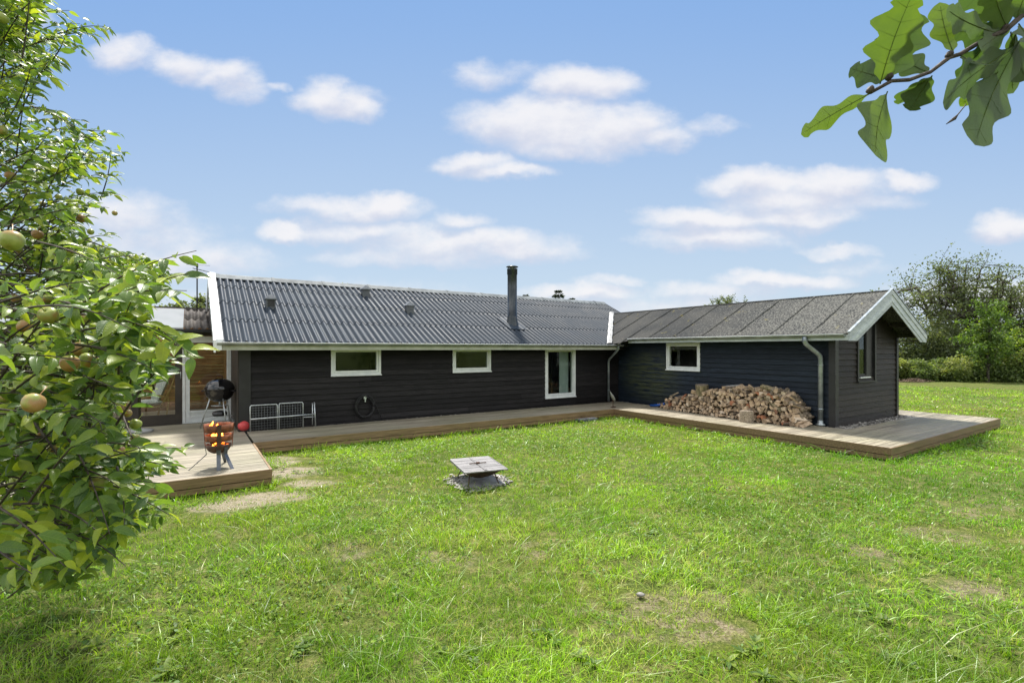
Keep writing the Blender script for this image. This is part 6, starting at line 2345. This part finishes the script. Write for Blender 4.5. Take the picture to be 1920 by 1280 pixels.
    for hm, tpl in ((half, (.42, .50, 6, .26)), (~half, (.30, .22, 6, .29))):
        tv, tf = leaf_template(*tpl)
        q = [np.array(z)[hm] for z in (LP, LD, LN, LS, LT)]
        inst('foliage', tv, tf, q[0], frames(q[1], q[2]), q[3] * 1.0, q[4], M['apple_leaf'], t, smooth=True, veins=True)
    n = len(LP)
    print('apple leaves', n)
    return t


apple_tree()

# ------------------------------------------------------------------ oak branch, upper right
def oak():
    base = Vector((2.6, 1.0, 0))
    t = thing('oak_tree', base, 0, 'oak branch with lobed leaves reaching in from the upper right corner', 'tree')
    mb = MB(); mb.rand = False
    D = .80
    mb.tube([(0, 0, -.1), (.02, 0, 1.2), (.05, 0, 2.4), (.0, .0, 3.4)], [.14, .12, .10, .08], 12)
    a = P(1985, -10, D * 1.05) - base
    mb.tube([(.03, 0, 2.1), (-.5, -.05, 2.42), (-.9, -.1, 2.55), tuple(a)], [.05, .03, .014, .006], 8)
    mb.build('trunk', M['bark'], t)
    mb = MB(); mb.rand = False
    tw = [(1985, -10, 1.05), (1915, 30, 1.0), (1885, 58, 1.0), (1850, 72, 1.0), (1800, 102, .99), (1780, 108, .98), (1745, 135, .98), (1705, 150, .97), (1672, 152, .96), (1632, 174, .95)]
    pts = [P(x, y, D * k) - base for x, y, k in tw]
    mb.tube(pts, [.0052, .0046, .0040, .0038, .0034, .0034, .0028, .0030, .0028, .0026], 8)
    for x, y, k in ((1780, 108, .98), (1668, 150, .96), (1632, 174, .95), (1885, 58, 1.0)):
        c = P(x, y, D * k) - base
        mb.tube([c + Vector((-.004, 0, .0)), c + Vector((0, -.002, .006)), c + Vector((.003, 0, .011))], [.004, .005, .001], 6)
    mb.tube([tuple(P(1812, 195, D) - base), tuple(P(1796, 215, D) - base), tuple(P(1790, 222, D) - base), tuple(P(1774, 233, D) - base)], [.0008, .001, .003, .0006], 5)
    mb.build('twig', M['twig'], t)
    # leaves: base, tip (picture), widest half width px, lobe phase, lobes, depth factors, tint, side lean
    leaves = [((1632, 175), (1502, 252), 26, .2, 2.2, (.95, .93), .72, .10),
              ((1664, 172), (1642, 292), 66, .75, 2.0, (.96, .90), .78, .15),
              ((1650, 158), (1712, -14), 66, .4, 3.0, (.97, .90), .66, -.1),
              ((1668, 150), (1716, 22), 56, 2.0, 2.6, (.985, .95), .25, .3),
              ((1664, 148), (1594, 128), 32, .3, 2.0, (.97, 1.02), .12, .4),
              ((1748, 142), (1706, 208), 36, .5, 1.6, (.98, 1.02), .22, -.3),
              ((1738, 148), (1684, 196), 32, 1.2, 2.0, (.98, 1.05), .28, .2),
              ((1905, 88), (1768, 192), 46, .8, 3.0, (1.0, .93), .10, .25),
              ((1915, 72), (1828, 272), 62, .1, 2.6, (1.01, .96), .16, -.15),
              ((1788, 100), (1762, 5), 34, 1.4, 2.4, (.985, 1.0), .95, .1),
              ((1868, 62), (1775, 18), 34, .6, 2.6, (1.0, .95), .35, -.2),
              ((1890, 55), (1860, -30), 42, .2, 2.6, (1.0, .96), .60, .2),
              ((1872, 135), (1800, 200), 22, .2, 2.6, (1.0, 1.05), .80, .0),
              ((1905, 40), (1935, -40), 44, .7, 2.6, (1.0, .97), .45, .2),
              ((1850, 75), (1845, 20), 28, .3, 2.2, (1.0, 1.04), .85, .1),
              ((1910, 45), (1960, 90), 40, .7, 2.6, (1.0, .95), .40, .2),
              ((1895, 60), (1925, 150), 40, .4, 2.6, (1.0, 1.04), .30, .1),
              ((1880, 60), (1790, 60), 36, .1, 2.4, (1.0, 1.03), .22, .2),
              ((1900, 48), (1838, 92), 30, .5, 2.0, (1.01, .97), .55, -.2),
              ((1860, 70), (1796, 150), 30, .3, 2.4, (1.0, 1.04), .14, .2),
              ((1910, 20), (1800, -18), 40, .3, 2.6, (1.02, 1.0), .30, .1),
              ((1905, 60), (1900, 175), 44, .6, 2.4, (1.0, 1.06), .20, .25),
              ((1745, 138), (1668, 96), 34, .6, 2.2, (.99, 1.04), .50, .1),
              ((1800, 104), (1862, 122), 24, .4, 2.6, (.99, .93), .15, .3)]
    for i, (b, e, hwid, ph, lob, (k0, k1), tn, roll) in enumerate(leaves):
        p0, p1 = P(b[0], b[1], D * k0) - base, P(e[0], e[1], D * k1) - base
        ax = p1 - p0; L_ = ax.length; ax.normalize()
        view = Vector((0, 1, 0)) + Vector((0, 0, .35))
        sd = ax.cross(view).normalized()
        nm = sd.cross(ax).normalized()
        q = sd * math.cos(roll) + nm * math.sin(roll)
        nm2 = q.cross(ax)
        hw_ = hwid / FPX * D
        n = 26
        vs, fs = [], []
        rr_ = random.Random(i)
        for j in range(n + 1):
            s = j / n
            if s < .07:
                wl = wr = .0012
            else:
                u = (s - .07) / .93
                env = (math.sin(PI * u ** .8)) ** .55 * (.55 + .55 * u)
                lobe = lambda p_: 1 - .46 * (.5 + .5 * math.cos(2 * PI * (lob * u + p_))) * (1 if u < .86 else .3)
                wl, wr = hw_ * env * lobe(ph), hw_ * env * lobe(ph + .12)
                if j == n: wl = wr = .0006
            c = p0 + ax * (L_ * s) + nm2 * (.04 * L_ * math.sin(PI * s))
            wv = .06 * math.sin(s * 16 + i)
            for kk, w_ in ((-1, wl), (-.5, wl), (0, 0), (.5, wr), (1, wr)):
                lift = (.10 + wv * abs(kk)) * w_ * abs(kk)
                vs.append(c + q * (w_ * kk) + nm2 * lift)
        for j in range(n):
            for kk in range(4):
                fs.append((j * 5 + kk, j * 5 + kk + 1, (j + 1) * 5 + kk + 1, (j + 1) * 5 + kk))
        mb = MB(); mb.rand = False; mb.tn = tn
        mb.add(vs, fs, True)
        mb.tube([p0 + ax * (L_ * s) + nm2 * (.04 * L_ * math.sin(PI * s)) for s in (0, .04, .10)], [.0010, .0009, .0006], 5)
        lf = mb.build('leaf', M['oak_leaf'], t)
        mb = MB(); mb.rand = False
        mid = lambda s_: p0 + ax * (L_ * s_) + nm2 * (.04 * L_ * math.sin(PI * s_))
        for sgn in (-1, 1):
            mb.tube([mid(s_) + nm2 * .0003 * sgn for s_ in (.02, .25, .5, .75, .93)], [.0007, .0006, .0005, .0003, .0002], 4)
        for j in range(6, n - 3, 4):
            for kk, cc in ((0, -1), (4, 1)):
                e = vs[(j + 2) * 5 + kk]
                c0 = mid(j / n)
                e = Vector(c0) + (Vector(e) - Vector(c0)) * .8
                mb.tube([c0, c0.lerp(e, .5) + nm2 * .0004, e], [.0003, .0002, .0001], 3)
        mb.build('vein', M['vein'], lf)


oak()
print('scene done')
